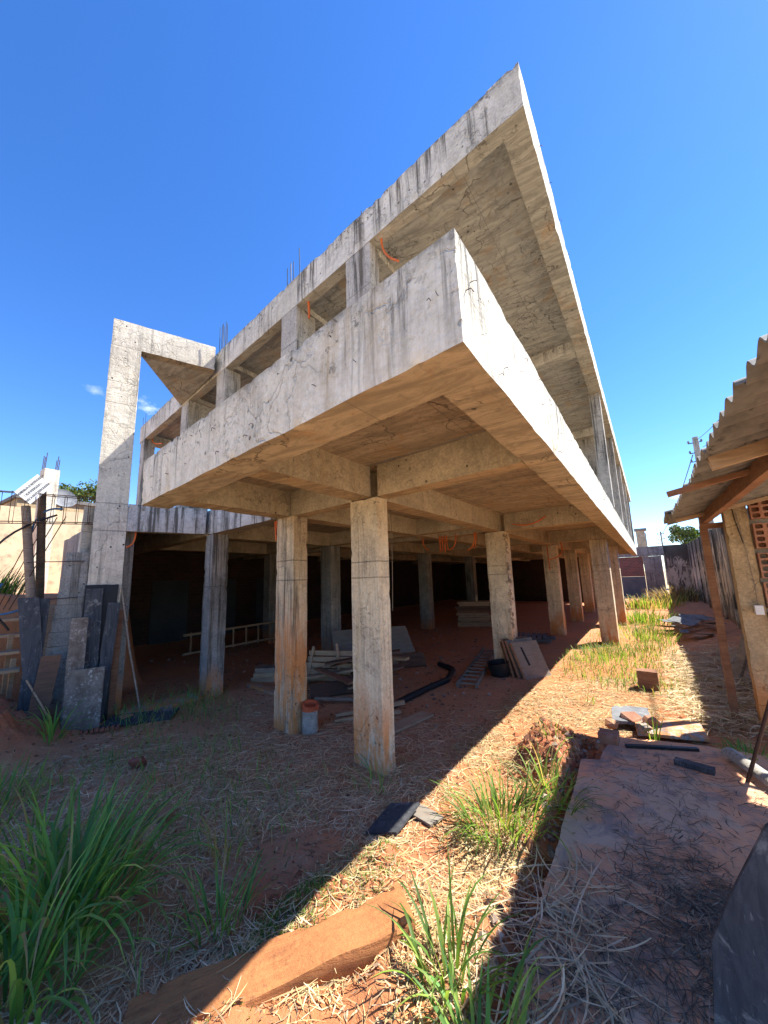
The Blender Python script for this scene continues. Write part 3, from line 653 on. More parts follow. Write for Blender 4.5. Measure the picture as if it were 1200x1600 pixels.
def sheet(y0, n_waves, x0, x1, z, tilt, slope, mat='fibre'):
    V = []; F = []; pitch = .177; a = .026; ny_ = n_waves*10+1; nxs = 12; th = .008
    for lay in (0, 1):
        for i in range(nxs):
            x = x0+(x1-x0)*i/(nxs-1)
            for j in range(ny_):
                y = y0+pitch*j/10
                V.append((x+(.012*mnoise.noise(Vector((y*5, z, 1))) if i == 0 else 0), y, z+slope*(x-.38)+tilt*(j/ny_)+a*math.sin(2*math.pi*j/10)+th*(lay)+.006*mnoise.noise(Vector((x*3, y*3, z)))))
    m = nxs*ny_
    for i in range(nxs-1):
        for j in range(ny_-1):
            q = i*ny_+j; F.append((q, q+1, q+ny_+1, q+ny_)); F.append((m+q, m+q+ny_, m+q+ny_+1, m+q+1))
    for j in range(ny_-1): F.append((j, m+j, m+j+1, j+1)); e = (nxs-1)*ny_+j; F.append((e, e+1, m+e+1, m+e))
    for i in range(nxs-1):
        q = i*ny_; F.append((q, q+ny_, m+q+ny_, m+q)); q += ny_-1; F.append((q, m+q, m+q+ny_, q+ny_))
    make('roofing_sheet', V, F, mat, shed, True, .9)
sheet(-2.1, 6, .42, 2.5, 2.715, .0, .2); sheet(-1.1, 6, .40, 2.5, 2.725, .0, .2); sheet(-.08, 6, .41, 2.5, 2.715, .0, .2); sheet(.95, 6, .40, 2.5, 2.725, .0, .2)
sheet(1.98, 6, .37, 2.5, 2.715, .0, .2); sheet(3.02, 7, .36, 2.5, 2.712, -.01, .2); sheet(4.2, 7, .34, 2.5, 2.715, -.01, .2); sheet(5.4, 5, .33, 2.4, 2.722, -.015, .2); sheet(6.25, 5, .30, 1.9, 2.72, -.03, .2); sheet(6.2, 5, .26, 1.2, 2.755, -.04, .2)
tube('wire', [(1.02, 6.69, 2.72), (1.05, 6.68, 2.2), (1.07, 6.68, 1.75), (1.06, 6.67, 1.52)], .004, 'oldwood', shed, 5)
sb = wbox('socket_box', 1.02, 1.10, 6.60, 6.68, 1.42, 1.53, 'white', shed, cell=.05, amp=.002, chip=.004)
tube('wire', [(.98, 6.70, 2.95), (1.0, 6.69, 2.6), (1.04, 6.69, 2.3)], .005, 'black', shed, 5)

# ------------------------------------------------------------------ boundary walls and things beyond them
def wallq(name, a, b, h0, h1, th, mat, label, cat='wall', parts=0, cell=.3):
    a, b = Vector(a), Vector(b); d = (b-a).normalized(); s = Vector((-d.y, d.x, 0))*th
    o = empty(name, a, label, cat)
    n_ = max(1, parts)
    for i in range(n_):
        p, q = a.lerp(b, i/n_), a.lerp(b, (i+1)/n_)
        if parts: q = q-d*.012
        hp, hq = h0+(h1-h0)*i/n_, h0+(h1-h0)*(i+1)/n_
        z = lambda v, hh: Vector((v.x, v.y, hh))
        rbox('wall_panel', [z(p, -.2), z(q, -.2), z(q+s, -.2), z(p+s, -.2), z(p, hp), z(q, hq), z(q+s, hq), z(p+s, hp)], mat, o, cell=cell, amp=.012, chip=.03)
    return o
w = wallq('boundary_wall', (1.88, 7.2, 0), (2.48, 36.0, 0), 3.22, 3.8, -.18, 'moldwall', 'tall weathered side boundary wall with vertical posts running back beside the shed', parts=10, cell=.4)
for i in range(11):
    p = Vector((1.85, 7.4, 0)).lerp(Vector((2.44, 35.8, 0)), i/10)
    wbox('wall_post', p.x-.03, p.x+.02, p.y-.09, p.y+.09, -.1, 3.2+.055*i, 'moldwall', w, cell=.4)
wallq('end_wall', (1.05, 36.0, 0), (2.5, 36.0, 0), 3.83, 3.82, .2, 'moldwall', 'black mouldy rendered wall closing the far end of the yard', cell=.4)
ew = empty('far_outbuilding', (-1, 36, 0), 'low far building with red brick panel and grey concrete beam at the yard end', 'building')
wbox('column', -.30, .87, 35.85, 36.1, -.2, 3.05, 'oldcon', ew, cell=.4)
wbox('beam', -4, 1.04, 35.82, 36.12, 3.06, 3.80, 'oldcon', ew, cell=.5)
wbox('brick_panel', -6, -.32, 35.95, 36.1, 1.55, 3.05, 'farbrick', ew, cell=1)
wbox('rendered_base', -6, -.32, 35.93, 36.12, -.2, 1.545, 'bluegrey', ew, cell=1)
tk = empty('water_tower', (-.3, 38, 3), 'small square cream masonry tank tower above the far building', 'tower')
wbox('shaft', -.56, .06, 37.6, 38.4, 2.5, 5.2, 'creamwall', tk, cell=.5); wbox('cap', -.66, .20, 37.5, 38.5, 5.203, 5.38, 'oldcon', tk, cell=.5)
wbox('dark_side', .062, .12, 37.65, 38.35, 3.9, 5.0, 'slate', tk, cell=.5)
def pole(name, x, y, h, r, label, arm=True):
    o = empty(name, (x, y, 0), label, 'utility pole')
    tube('shaft', [(x, y, -.1), (x, y, h)], [r, r*.62], 'oldcon', o, 8)
    if arm:
        for zz in (.35, 1.0, 1.55):
            bar('bracket', (x-.38, y, h-zz), (x+.30, y, h-zz+.02), .05, .05, 'steel', o)
            lathe('insulator', [(.05, 0), (.065, .08), (.03, .16)], (x-.36, y, h-zz+.02), 'slate', o, 8); lathe('insulator', [(.05, 0), (.065, .08), (.03, .16)], (x+.28, y, h-zz+.02), 'slate', o, 8)
    return o
pole('utility_pole', 3.35, 30, 10.1, .24, 'concrete utility pole with crossarm rising above the corrugated shed eave')
pole('utility_pole', 1.75, 60, 6.8, .13, 'thin distant utility pole above the mouldy end wall')
def cable(label, a, b, sag, r=.018):
    a, b = Vector(a), Vector(b); pts = [a.lerp(b, i/14)-Vector((0, 0, sag*4*(i/14)*(1-i/14))) for i in range(15)]
    tag(tube('overhead_cable', pts, r, 'black', None, 5), label, 'cable')
cable('overhead cable rising from the pole top over the shed roof', (3.4, 30, 9.9), (3.6, 6, 7.4), .5, .016)
cable('second overhead cable running beside the upper one over the shed roof', (3.65, 30, 9.4), (4.0, 6, 7.3), .6, .016)
cable('overhead cable sagging from the near pole down to the distant thin pole', (3.1, 30, 9.0), (1.75, 60, 6.4), .6, .03)
cable('lower overhead cable between the two poles', (3.1, 30, 8.4), (1.75, 60, 6.0), 1.4, .03)
cable('service cable running from the distant pole to the tank tower', (1.75, 60, 6.5), (.0, 38.4, 4.9), .3, .02)
def leaf_cloud(name, blobs, n, size, cols, parent, seed):
    r = np.random.default_rng(seed); V = []; F = []; Cc = []
    for i in range(n):
        bx_, by_, bz_, br = blobs[r.integers(len(blobs))]
        d = r.normal(size=3); d /= np.linalg.norm(d); p = np.array([bx_, by_, bz_])+d*br*(r.random()**.45)*np.array([1, 1, .85])
        u = r.normal(size=3); u /= np.linalg.norm(u); v = np.cross(u, r.normal(size=3)); v /= np.linalg.norm(v)+1e-9
        s = size*(.6+.8*r.random()); b = len(V)
        V += [p-u*s, p+v*s*.45, p+u*s, p-v*s*.45]; F.append((b, b+1, b+2, b+3))
        c = np.array(cols[r.integers(len(cols))])*(.75+.5*r.random()); Cc += [c]*4
    o = make(name, V, F, 'leaf', parent); ca = o.data.color_attributes.new('Col', 'FLOAT_COLOR', 'POINT')
    ca.data.foreach_set('color', np.concatenate([np.array(Cc), np.ones((len(Cc), 1))], 1).ravel().astype('f')); return o
GC = [(.075, .12, .03), (.05, .09, .022), (.11, .15, .045), (.035, .06, .018)]
def tree(name, x, y, z0, zc, rx_, label, seed, n=2600, size=.13):
    o = empty(name, (x, y, z0), label, 'tree'); r = random.Random(seed)
    tube('trunk', [(x, y, z0-.2), (x+.1, y, z0+(zc-z0)*.5), (x, y, zc)], [.22, .16, .06], 'bark', o, 8)
    blobs = [(x+r.uniform(-1, 1)*rx_, y+r.uniform(-1, 1)*rx_, zc+r.uniform(-.45, .6)*rx_, rx_*r.uniform(.35, .6)) for _ in range(11)]
    for bx_ in blobs[:6]: tube('limb', [(x, y, zc-.9*rx_), tuple(bx_[:3])], [.08, .025], 'bark', o, 5)
    leaf_cloud('crown', blobs, n, size, GC, o, seed)
tree('leafy_tree', 3.3, 50, 0, 5.3, 1.25, 'pale green bushy tree showing over the end wall', 3)
tree('leafy_tree', -30.5, 9.2, 2, 7.5, 1.5, 'dark leafy tree behind the cream wall beside the dish', 4)

# left background: neighbour wall, pillar with starter bars, dish
wallq('neighbour_wall', (-19.9, -12, 1.6), (-18.6, 9.5, 1.6), 4.75, 5.05, -.25, 'creamwall', 'cream rendered neighbour wall with peeling patches beyond the rebar', cell=1.)
hs_ = empty('neighbour_house', (-22.5, 5, 2), 'low ochre house behind the cream wall', 'house')
wbox('wall', -24, -21, 4.3, 8.0, 1.5, 5.7, 'earthplaster', hs_, cell=1); wbox('roof_edge', -24.1, -20.9, 4.2, 8.1, 5.703, 5.85, 'fibre', hs_, cell=1)
npil = empty('rebar_pillar', (-17.4, 4.35, 1.8), 'square pale concrete pillar topped with rusty starter bars behind the sign', 'pillar')
wbox('shaft', -17.65, -17.15, 4.12, 4.55, 1.6, 6.2, 'portal', npil, cell=.4)
for i in range(6): tube('starter_bar', [(-17.6+.08*i, 4.15+.35*(i % 2), 6.1), (-17.6+.08*i, 4.15+.35*(i % 2)+.02, 6.55+.3*random.random())], .013, 'steel', npil, 5)
dish = empty('satellite_dish', (-20.4, 5.6, 5.5), 'round grey satellite dish mounted behind the pale pillar', 'dish')
lathe('reflector', [(.02, 0), (.22, .02), (.38, .08), (.47, .16), (.46, .17), (.36, .10), (.02, .03)], (-20.4, 5.6, 5.72), 'slate', dish, 20, (0, 1.1))
tube('mast', [(-20.45, 5.6, 5.0), (-20.42, 5.6, 5.75)], .03, 'steel', dish)

# retaining piece joined to the portal: stepped blockwork and sloped concrete wall
rw = empty('retaining_wall', pl(-.3, -.1, 0), 'stepped grey block retaining wall butted against the portal leg', 'wall')
def pbox(name, s0, s1, d0, d1, z0, z1, mat, parent, **kw):
    return rbox(name, [pl(s0, d0, z0), pl(s1, d0, z0), pl(s1, d1, z0), pl(s0, d1, z0), pl(s0, d0, z1), pl(s1, d0, z1), pl(s1, d1, z1), pl(s0, d1, z1)], mat, parent, **kw)
for r_ in range(13):
    z = r_*.205-.1
    pbox('block', -.30-.018*max(0, 12-r_)+random.uniform(-.004, .004), -.004, -.03+random.uniform(-.004, .004), -.21, z, z+.203, 'oldcon', rw, cell=.1, chip=.008)
q0, q1 = pl(-.02, -.3, 0), pl(-.25, -2.9, 0); sd = Vector((.05, -.16, 0))
rbox('sloped_panel', [q0+sd, q1+sd, q1-sd, q0-sd, q0+sd+Vector((0, 0, 3.35)), q1+sd+Vector((0, 0, 2.75)), q1-sd+Vector((0, 0, 2.75)), q0-sd+Vector((0, 0, 3.35))], 'portal', rw, cell=.25)

# ------------------------------------------------------------------ left corner: cage, sign, posts, stairs, boards
cage = empty('rebar_cage', pl(-.2, 0, 3.2), 'rusty rebar cage for a beam reaching out from the portal leg', 'rebar')
c0, c1 = pl(-.01, -.12, 0), Vector((-8.55, .35, 0)); cd = (c1-c0); cn = Vector((-cd.y, cd.x, 0)).normalized()
for z0_, z1_ in ((3.47, 3.53), (3.05, 2.95)):
    for off in (-.09, .09): tube('bar', [c0+cn*off+Vector((0, 0, z0_)), (c0+c1)/2+cn*off+Vector((0, 0, (z0_+z1_)/2+random.uniform(-.02, .02))), c1+cn*off+Vector((0, 0, z1_))], .008, 'steel', cage, 6)
for i in range(15):
    p = c0.lerp(c1, (i+.4)/15); zt, zb = 3.475+.055*(i/15), 3.045-.09*(i/15)
    tube('stirrup', [p+cn*.1+Vector((0, 0, zb)), p+cn*.1+Vector((random.uniform(-.02, .02), 0, zt)), p-cn*.1+Vector((0, 0, zt)), p-cn*.1+Vector((0, 0, zb)), p+cn*.1+Vector((0, 0, zb))], .005, 'steel', cage, 5)
for i in range(4): tube('bar', [c0.lerp(c1, .15+.03*i)+Vector((-.15*i, 0, 3.15)), c0.lerp(c1, .35)+Vector((-.3-.1*i, -.05*i, 1.7))], .007, 'steel', cage, 5)
tube('bar', [pl(-.05, .02, 2.42), pl(-.75, .02, 2.40)], .007, 'steel', cage, 5); tube('bar', [pl(-.1, .02, 1.85), pl(-.8, .02, 1.83)], .007, 'steel', cage, 5)
sg = empty('warning_sign', (-7.80, 1.77, 3.3), 'tilted white no entry notice sheet tied to a post above the rebar', 'sign')
sl, stp, srt = Vector((-7.85, 1.56, 3.47)), Vector((-7.80, 1.79, 3.79)), Vector((-7.75, 1.98, 3.62))
sbm = sl+(srt-stp)
panel('sheet', sbm, srt, sl, .006, 'white', sg, cell=.1, amp=.004, chip=.001)
ux = (stp-sl).normalized(); uy = (stp-srt).normalized(); uy = (uy-ux*uy.dot(ux)).normalized(); uz = ux.cross(uy)
if uz.dot(Vector((1, 0, 0))) < 0: uz = -uz
for i, tx in enumerate(('PROIBIDA A ENTRADA', 'DE PESSOAS', 'NÃO AUTORIZADAS')):
    cu = bpy.data.curves.new('lettering', 'FONT'); cu.body = tx; cu.size = .048; cu.align_x = 'CENTER'; cu.extrude = .0008
    to = bpy.data.objects.new('tmp', cu); col.objects.link(to); bpy.context.view_layer.update()
    mm = bpy.data.meshes.new_from_object(to.evaluated_get(bpy.context.evaluated_depsgraph_get())); bpy.data.objects.remove(to)
    cpos = (sl+srt)/2+uy*(.05-.068*i)+uz*.008
    for v in mm.vertices: co = v.co.copy(); v.co = cpos+ux*co.x+uy*co.y+uz*co.z
    mm.materials.clear(); mm.materials.append(M['black']); keep(link('lettering', mm), sg)
tag(tube('wooden_stake', [(-8.03, 2.12, .2), (-8.08, 2.0, 1.6), (-8.16, 1.78, 3.32)], [.07, .065, .06], 'oldwood', None, 7), 'bent pale wooden stake standing beside the rough stairs', 'stake')
tag(tube('wooden_stake', [(-8.25, 2.16, .3), (-8.24, 2.1, 2.0), (-8.12, 1.95, 3.62)], [.06, .06, .055], 'bark', None, 7), 'dark round post that carries the white notice', 'stake')
tag(bar('wooden_stake', (-7.85, 2.18, .1), (-7.88, 2.14, 1.75), .14, .05, 'oldwood', None, (1, -.3, 0)), 'short flat plank upright at the foot of the stairs', 'stake')
st = empty('wooden_stairs', (-8.3, 1.5, .4), 'rough wooden stairs with four plank treads up the red bank', 'stairs')
for i in range(4):
    x = -8.15-.27*i; z = .80+.235*i
    bar('tread', (x+.02, 1.95+.04*i, z), (x-.35, .55, z), .22, .045, 'planks', st, cell=.2, amp=.006)
bar('stringer', (-8.0, 2.03, .55), (-9.1, 2.12, 1.75), .05, .2, 'oldwood', st); bar('leg', (-8.3, 1.9, .2), (-8.3, 1.9, .95), .06, .06, 'planks', st); bar('leg', (-8.6, 1.9, .4), (-8.6, 1.9, 1.3), .06, .06, 'planks', st)
wbox('earth_riser', -9.5, -9.35, .2, 2.0, .3, 1.9, 'ground', st, cell=.1, amp=.03)
for k_, (pts, m_, lab) in enumerate(((bez((-8.05, 1.75, 1.4), (-8.3, .9, 2.6), (-8.0, 2.15, 3.2), 14), 'black', 'black hose looped over the stakes'),
        (bez((-7.95, 2.2, 3.3), (-8.35, 1.7, 3.4), (-8.1, 2.0, 1.75), 14), 'bluehose', 'blue grey hose hanging down the dark post'),
        (bez((-8.1, 2.0, 1.75), (-8.3, 1.3, 1.4), (-8.5, 1.7, 2.1), 14), 'bluehose', 'blue hose end curled by the stairs'))):
    tag(tube('hose', pts, .016, m_, None, 7), lab, 'hose')

# boards leaning on the portal leg: lean(s0, s1, base distance, top distance, z0, z1)
def lean(name, label, s0, s1, d0, d1, z1, mat, th=.018, z0=None, skew=0., cat='board', grp=None):
    p0, p1 = pl(s0, d0, 0), pl(s1, d0, 0); zb = min(H1(p0.x, p0.y), H1(p1.x, p1.y))-.02 if z0 is None else z0
    p0.z = p1.z = zb; p2 = pl(s0+skew, d1, z1)
    return tag(panel(name, p0, p1, p2, th, mat, None, cell=.09, amp=.005, chip=.012), label, cat, grp)
lean('plywood_board', 'wide cement crusted plywood board at the front of the leaning boards', -.10, .34, .66, .52, .84, 'plygrime', .022)
lean('plywood_board', 'narrow pale speckled plywood strip behind the wide crusted board', -.13, .08, .46, .33, 1.56, 'plygrime', .02)
lean('plywood_board', 'tall dark film plywood panel with clean grey face against the portal leg', .04, .26, .30, .10, 1.98, 'plydark', .02, skew=-.04)
lean('plywood_board', 'broad black plywood sheet flat against the portal leg', -.02, .42, .20, .03, 2.04, 'black', .015)
lean('plywood_board', 'pointed dark plywood offcut leaning right of the grey panel', .20, .37, .38, .16, 1.75, 'plydark', .018, skew=.10)
lean('plywood_board', 'dark slanting plank crossing toward the crusted board', -.50, -.26, .40, .16, 1.88, 'plydark', .03, skew=-.28)
lean('plywood_board', 'upright dark plank beside the short flat plank', -.62, -.42, .30, .10, 1.86, 'plydark', .03)
lean('plywood_board', 'dark brown short board low behind the slanting plank', -.50, -.27, .52, .34, 1.05, 'plybrown', .02, skew=.08)
lean('plywood_board', 'brown earth stained prop board at the edge of the portal leg', .40, .50, .18, .05, 1.62, 'redwood', .03, skew=.02)
tag(tube('thin_stick', [(-6.70, 3.10, .0), (-6.98, 2.98, 1.0), (-7.20, 2.88, 1.98)], .016, 'oldwood', None, 6), 'thin pale stick leaning in the dark opening', 'stick')
tag(tube('thin_stick', [(-7.0, 2.05, .25), (-7.35, 1.85, .75)], .014, 'planks', None, 6), 'short thin stick lying against the dark boards', 'stick')
tag(panel('plywood_board', (-6.75, 2.55, .03), (-6.15, 3.25, .04), (-7.05, 2.85, .06), .02, 'plydark', None, cell=.1), 'dark board lying on the ground right of the leaning boards', 'board')
rb_ = empty('roof_tile', (-6.62, 2.45, .05), 'fluted red hollow block lying at the foot of the crusted board', 'block')
for i in range(8): p = Vector((-6.72, 2.35, .04)).lerp(Vector((-6.53, 2.72, .04)), i/7); bar('rib', p, p+Vector((.10, -.05, .02)), .03, .05, 'redbrick', rb_)

# ------------------------------------------------------------------ clutter in and before the ground floor
ORD = ['bottom', 'second from bottom', 'third from bottom', 'fourth from bottom', 'fifth from bottom', 'sixth from bottom', 'seventh from bottom', 'eighth from bottom', 'ninth from bottom', 'tenth from bottom']
def stack(label, base, along, across, n, th, length, width, mat, grp, name='plank'):
    base, along, across = Vector(base), Vector(along).normalized(), Vector(across).normalized()
    for i in range(n):
        j = Vector((random.uniform(-.05, .05), random.uniform(-.05, .05), 0)); l = length*random.uniform(.88, 1.08)
        a = base+j+Vector((0, 0, i*th*1.04+th/2))-along*l/2; r = random.uniform(-.06, .06); al = along+across*r
        tag(bar(name, a, a+al*l, width*random.uniform(.85, 1.05), th, random.choice(mat), None), label % (ORD[i] if i < n-1 else 'topmost'), 'plank', grp)
stack('formwork plank, %s, in the tall stack deep in the ground floor', (-6.15, 15.4, .0), (.93, .36, 0), (-.36, .93, 0), 11, .085, 1.35, .9, ['planks', 'plybrown', 'redwood', 'planks'], 'planks in the tall stack')
tag(lathe('small_bottle', [(.05, 0), (.055, .14), (.025, .2), (.025, .25)], (-5.9, 15.2, .975), 'creamwall', None, 10), 'small pale bottle standing on the tall plank stack', 'bottle')
fp = empty('formwork_panel', (-5.75, 6.2, 0), 'slatted pale formwork side leaning behind the ochre stained column', 'formwork')
fa, fb = Vector((-5.95, 5.75, .02)), Vector((-5.05, 6.1, .02)); fl = (fb-fa).normalized(); fnv = Vector((-fl.y, fl.x, 0))
for i in range(5): bar('slat', fa+fnv*.07*i+Vector((0, 0, .08+.105*i)), fb+fnv*.07*i+Vector((0, 0, .08+.105*i)), .022, .095, 'planks', fp)
bar('batten', fa.lerp(fb, .8)-fnv*.03+Vector((0, 0, .0)), fa.lerp(fb, .62)+fnv*.30+Vector((0, 0, .68)), .05, .05, 'planks', fp); bar('batten', fa.lerp(fb, .1)-fnv*.03, fa.lerp(fb, .1)+fnv*.30+Vector((0, 0, .62)), .05, .05, 'planks', fp)
tag(panel('plywood_sheet', (-6.0, 6.75, .28), (-4.75, 8.15, .30), (-6.55, 7.25, .78), .025, 'greyply', None, cell=.2), 'large grey plywood sheet tilted on the wood pile between the two front columns', 'plywood sheet')
tag(panel('plywood_sheet', (-5.75, 6.7, .05), (-4.4, 8.05, .05), (-5.95, 6.9, .27), .05, 'plybrown', None, cell=.2), 'brown edge board under the tilted grey plywood sheet', 'plywood sheet')
tag(bar('dark_plank', (-5.35, 5.75, .42), (-4.15, 6.55, .62), .24, .03, 'plybrown', None), 'dark plank jutting out of the wood pile', 'plank')
tag(bar('dark_plank', (-4.75, 5.55, .22), (-4.0, 6.35, .40), .3, .03, 'plybrown', None), 'second dark board sagging below the jutting plank', 'plank')
tag(panel('dark_plank', (-5.05, 5.05, .02), (-4.35, 5.75, .10), (-5.35, 5.35, .13), .02, 'plybrown', None), 'broken brown sheet lying at the front of the wood pile', 'plank')
tag(tube('round_pole', [(-4.85, 4.95, .06), (-4.05, 5.35, .05)], .035, 'oldwood', None, 8), 'short round pole on the ground before the wood pile', 'pole')
tag(bar('pale_batten', (-4.05, 4.55, .05), (-3.35, 5.35, .12), .08, .05, 'planks', None), 'upper pale batten poking out beside the front column', 'batten'); tag(bar('pale_batten', (-3.95, 4.42, .03), (-3.3, 5.15, .05), .06, .04, 'planks', None), 'lower pale batten poking out beside the front column', 'batten')
stack('pale plank, %s, in the low stack left of the ochre stained column', (-6.45, 5.75, .0), (.85, .5, 0), (-.5, .85, 0), 3, .09, 1.3, .32, ['oldwood', 'planks'], 'planks in the low stack')
for i in range(14):
    a_ = random.uniform(-.5, 1.5); c_ = Vector((-5.2+random.uniform(-.75, .75), 6.3+random.uniform(-.75, .8), .05+.035*i*.8)); l_ = random.uniform(.35, .75)
    dv_ = Vector((math.cos(a_), math.sin(a_), random.uniform(-.18, .18)))*l_
    tag(bar('loose_board', c_-dv_, c_+dv_, random.uniform(.07, .22), random.uniform(.02, .05), random.choice(['planks', 'plybrown', 'oldwood', 'redwood', 'greyply']), None, cell=.1, amp=.008, chip=.012), 'loose board tossed in the messy timber pile behind the front columns', 'board', 'loose boards in the messy timber pile')
can = empty('paint_can', (-4.03, 4.0, 0), 'battered white paint can with red rim beside the ochre stained column', 'can')
lathe('body', [(.10, -.03), (.105, .0), (.107, .14), (.10, .16), (.108, .26)], (-4.03, 4.02, .02), 'can', can, 18, (.05, .04)); lathe('rim', [(.111, .0), (.113, .08), (.09, .085), (.088, .02)], (-4.03, 4.02, .275), 'canred', can, 18, (.12, .25))
def hose_on_ground(pts, r, lab, mat='black'):
    P = []
    for i in range(len(pts)-1):
        for k_ in range(5):
            a = Vector(pts[i]).lerp(Vector(pts[i+1]), k_/5); P.append((a.x, a.y, H1(a.x, a.y)+r*.85))
    tag(tube('black_pipe', P, r, mat, None, 8), lab, 'pipe')
hose_on_ground([(-3.55, 4.85), (-3.55, 5.6), (-3.5, 6.4), (-3.45, 7.1), (-3.7, 7.9), (-4.3, 8.3)], .055, 'thick black pipe snaking over the shaded earth')
lad = empty('ladder', (-3.2, 7.6, 0), 'dirty ladder lying on the earth beside the honeycombed column', 'ladder')
la, lb = Vector((-2.98, 6.9, 0)), Vector((-3.75, 10.4, 0)); ln = Vector((-(lb-la).y, (lb-la).x, 0)).normalized()
for s_ in (-.17, .17): bar('rail', la+ln*s_+Vector((0, 0, H1(la.x, la.y)+.05)), lb+ln*s_+Vector((0, 0, H1(lb.x, lb.y)+.06)), .035, .09, 'oldwood', lad)
for i in range(12): p = la.lerp(lb, (i+.2)/12)+Vector((0, 0, .07)); bar('rung', p-ln*.17, p+ln*.17, .04, .03, 'oldwood', lad)
lad2 = empty('ladder', (-11.0, 7.5, 0), 'long wooden ladder resting on its edge in the dark interior', 'ladder')
la, lb = Vector((-10.75, 5.9, 0)), Vector((-10.3, 9.6, 0))
for z in (.12, .62): bar('rail', la+Vector((0, 0, z)), lb+Vector((0, 0, z+.1)), .05, .06, 'planks', lad2)
for i in range(9): p = la.lerp(lb, (i+.5)/9); bar('rung', p+Vector((0, 0, .1)), p+Vector((0, 0, .68)), .04, .04, 'planks', lad2, (1, 0, 0))
bag = lathe('black_bucket', [(.16, -.02), (.18, .02), (.20, .14), (.215, .27), (.225, .275), (.20, .28), (.18, .10)], (-2.72, 8.02, 0), 'black', None, 16, (.1, -.1)); tag(bag, 'slumped black bucket at the foot of the honeycombed column', 'bucket')
for i, (lab, x0, y0, x1, y1, tx, tz, m_, th) in enumerate((
        ('front orange edged board with a slot leaning by the honeycombed column', -2.22, 7.98, -1.86, 8.55, -.36, .66, 'greyply', .045),
        ('second leaning board behind the slotted one', -2.33, 8.0, -1.98, 8.6, -.34, .70, 'greyply', .05),
        ('third leaning board, pressed against the honeycombed column side', -2.44, 8.02, -2.1, 8.62, -.30, .72, 'plybrown', .05),
        ('thin rear board of the leaning set by the honeycombed column', -2.54, 8.04, -2.25, 8.55, -.24, .66, 'redwood', .025))):
    a = Vector((x0, y0, -.02)); b_ = Vector((x1, y1, -.02)); o = tag(panel('leaning_board', a, b_, a+Vector((tx*.75, .12, tz)), th, m_, None, cell=.15), lab, 'board')
    if i < 3: bar('edge_strip', a+Vector((-.01, -.012, .01)), a+Vector((tx*.75-.01, .10, tz)), .012, th*.9, 'redwood', o, (1, 0, 0))
    if i == 0: bar('slot', a.lerp(b_, .35)+Vector((tx*.75*.35+.004, .04, tz*.35)), a.lerp(b_, .30)+Vector((tx*.75*.85+.004, .10, tz*.85)), .05, .01, 'black', o, (1, -.5, .4))
pal = empty('pallet', (-3.3, 12.6, 0), 'grey slatted pallet lying on the ground behind the honeycombed column', 'pallet')
for i in range(6): bar('slat', (-3.5+.16*i, 12.1, .12), (-3.75+.16*i, 13.1, .14), .12, .025, 'slate', pal)
for i in range(2): bar('bearer', (-3.6, 12.3+.6*i, .06), (-2.6, 12.3+.6*i, .06), .08, .09, 'slate', pal)
tag(bar('ground_plank', (-3.15, 4.05, H1(-3.1, 4.05)+.02), (-2.95, 5.35, H1(-2.95, 5.3)+.03), .22, .03, 'planks', None), 'earth covered plank lying flat right of the front column', 'plank')
tag(panel('floor_tile', (-2.13, 2.74, H1(-2.1, 2.75)+.035), (-1.87, 2.80, H1(-1.85, 2.8)+.045), (-2.12, 3.10, H1(-2.1, 3.1)+.06), .02, 'plydark', None, cell=.1), 'dark tile lying across the shadow edge', 'tile')
tag(panel('floor_tile', (-2.00, 3.10, H1(-2, 3.1)+.045), (-1.70, 3.04, H1(-1.7, 3.05)+.03), (-1.96, 3.27, H1(-2, 3.27)+.045), .018, 'greyply', None, cell=.1), 'small greyish wood tile beside the dark tile', 'tile')
# earth-stained timber at the bottom of the frame
ta, tb = Vector((-2.16, 1.00, 0)), Vector((-1.345, 2.13, 0))
ta.z, tb.z = H1(ta.x, ta.y)+.0, H1(tb.x, tb.y)+.0
tag(bar('timber_beam', ta, tb, .27, .16, 'timber', None, cell=.04, amp=.03, chip=.045), 'thick timber beam caked in orange earth at the edge of the sunny strip', 'timber')
stp_ = empty('tree_stump', (-.24, 8.3, 0), 'small split wooden stump standing in the straw', 'stump')
wbox('block', -.40, -.10, 8.22, 8.46, -.1, .30, 'redwood', stp_, cell=.06, amp=.012, chip=.02)
# rubble by the slab edge
def rock(p, s, mat, lab, cat='rubble', grp=None, flat=.6):
    r = random.Random(hash((round(p[0]*100), round(p[1]*100))) & 0xffff); bm = bmesh.new()
    for _ in range(14): v = Vector((r.gauss(0, 1), r.gauss(0, 1), r.gauss(0, 1))).normalized(); bm.verts.new((p[0]+v.x*s, p[1]+v.y*s*.8, p[2]+v.z*s*flat))
    res = bmesh.ops.convex_hull(bm, input=bm.verts[:]); m2 = bpy.data.meshes.new('rubble_piece')
    for v in [g for g in res['geom_interior'] if isinstance(g, bmesh.types.BMVert)]: bm.verts.remove(v)
    bm.to_mesh(m2); bm.free(); m2.materials.append(M[mat]); return tag(link('rubble_piece', m2), lab, cat, grp)
tag(wbox('brick', -.72, -.52, 5.28, 5.52, .0, .17, 'brick', None, cell=.04, amp=.008, chip=.015), 'broken orange brick wedged at the corner of the old floor slab', 'brick')
tag(panel('broken_plate', (-.35, 5.70, .12), (.34, 5.98, .09), (-.40, 6.25, .13), .04, 'oldcon', None, cell=.08, chip=.03), 'flat grey concrete plate in the sunny gap beyond the floor slab', 'plate')
tag(panel('broken_plate', (-.62, 5.95, .14), (-.20, 6.12, .11), (-.66, 6.4, .20), .05, 'slate', None, cell=.06, chip=.02), 'dark broken plate with orange earth on it near the brick', 'plate')
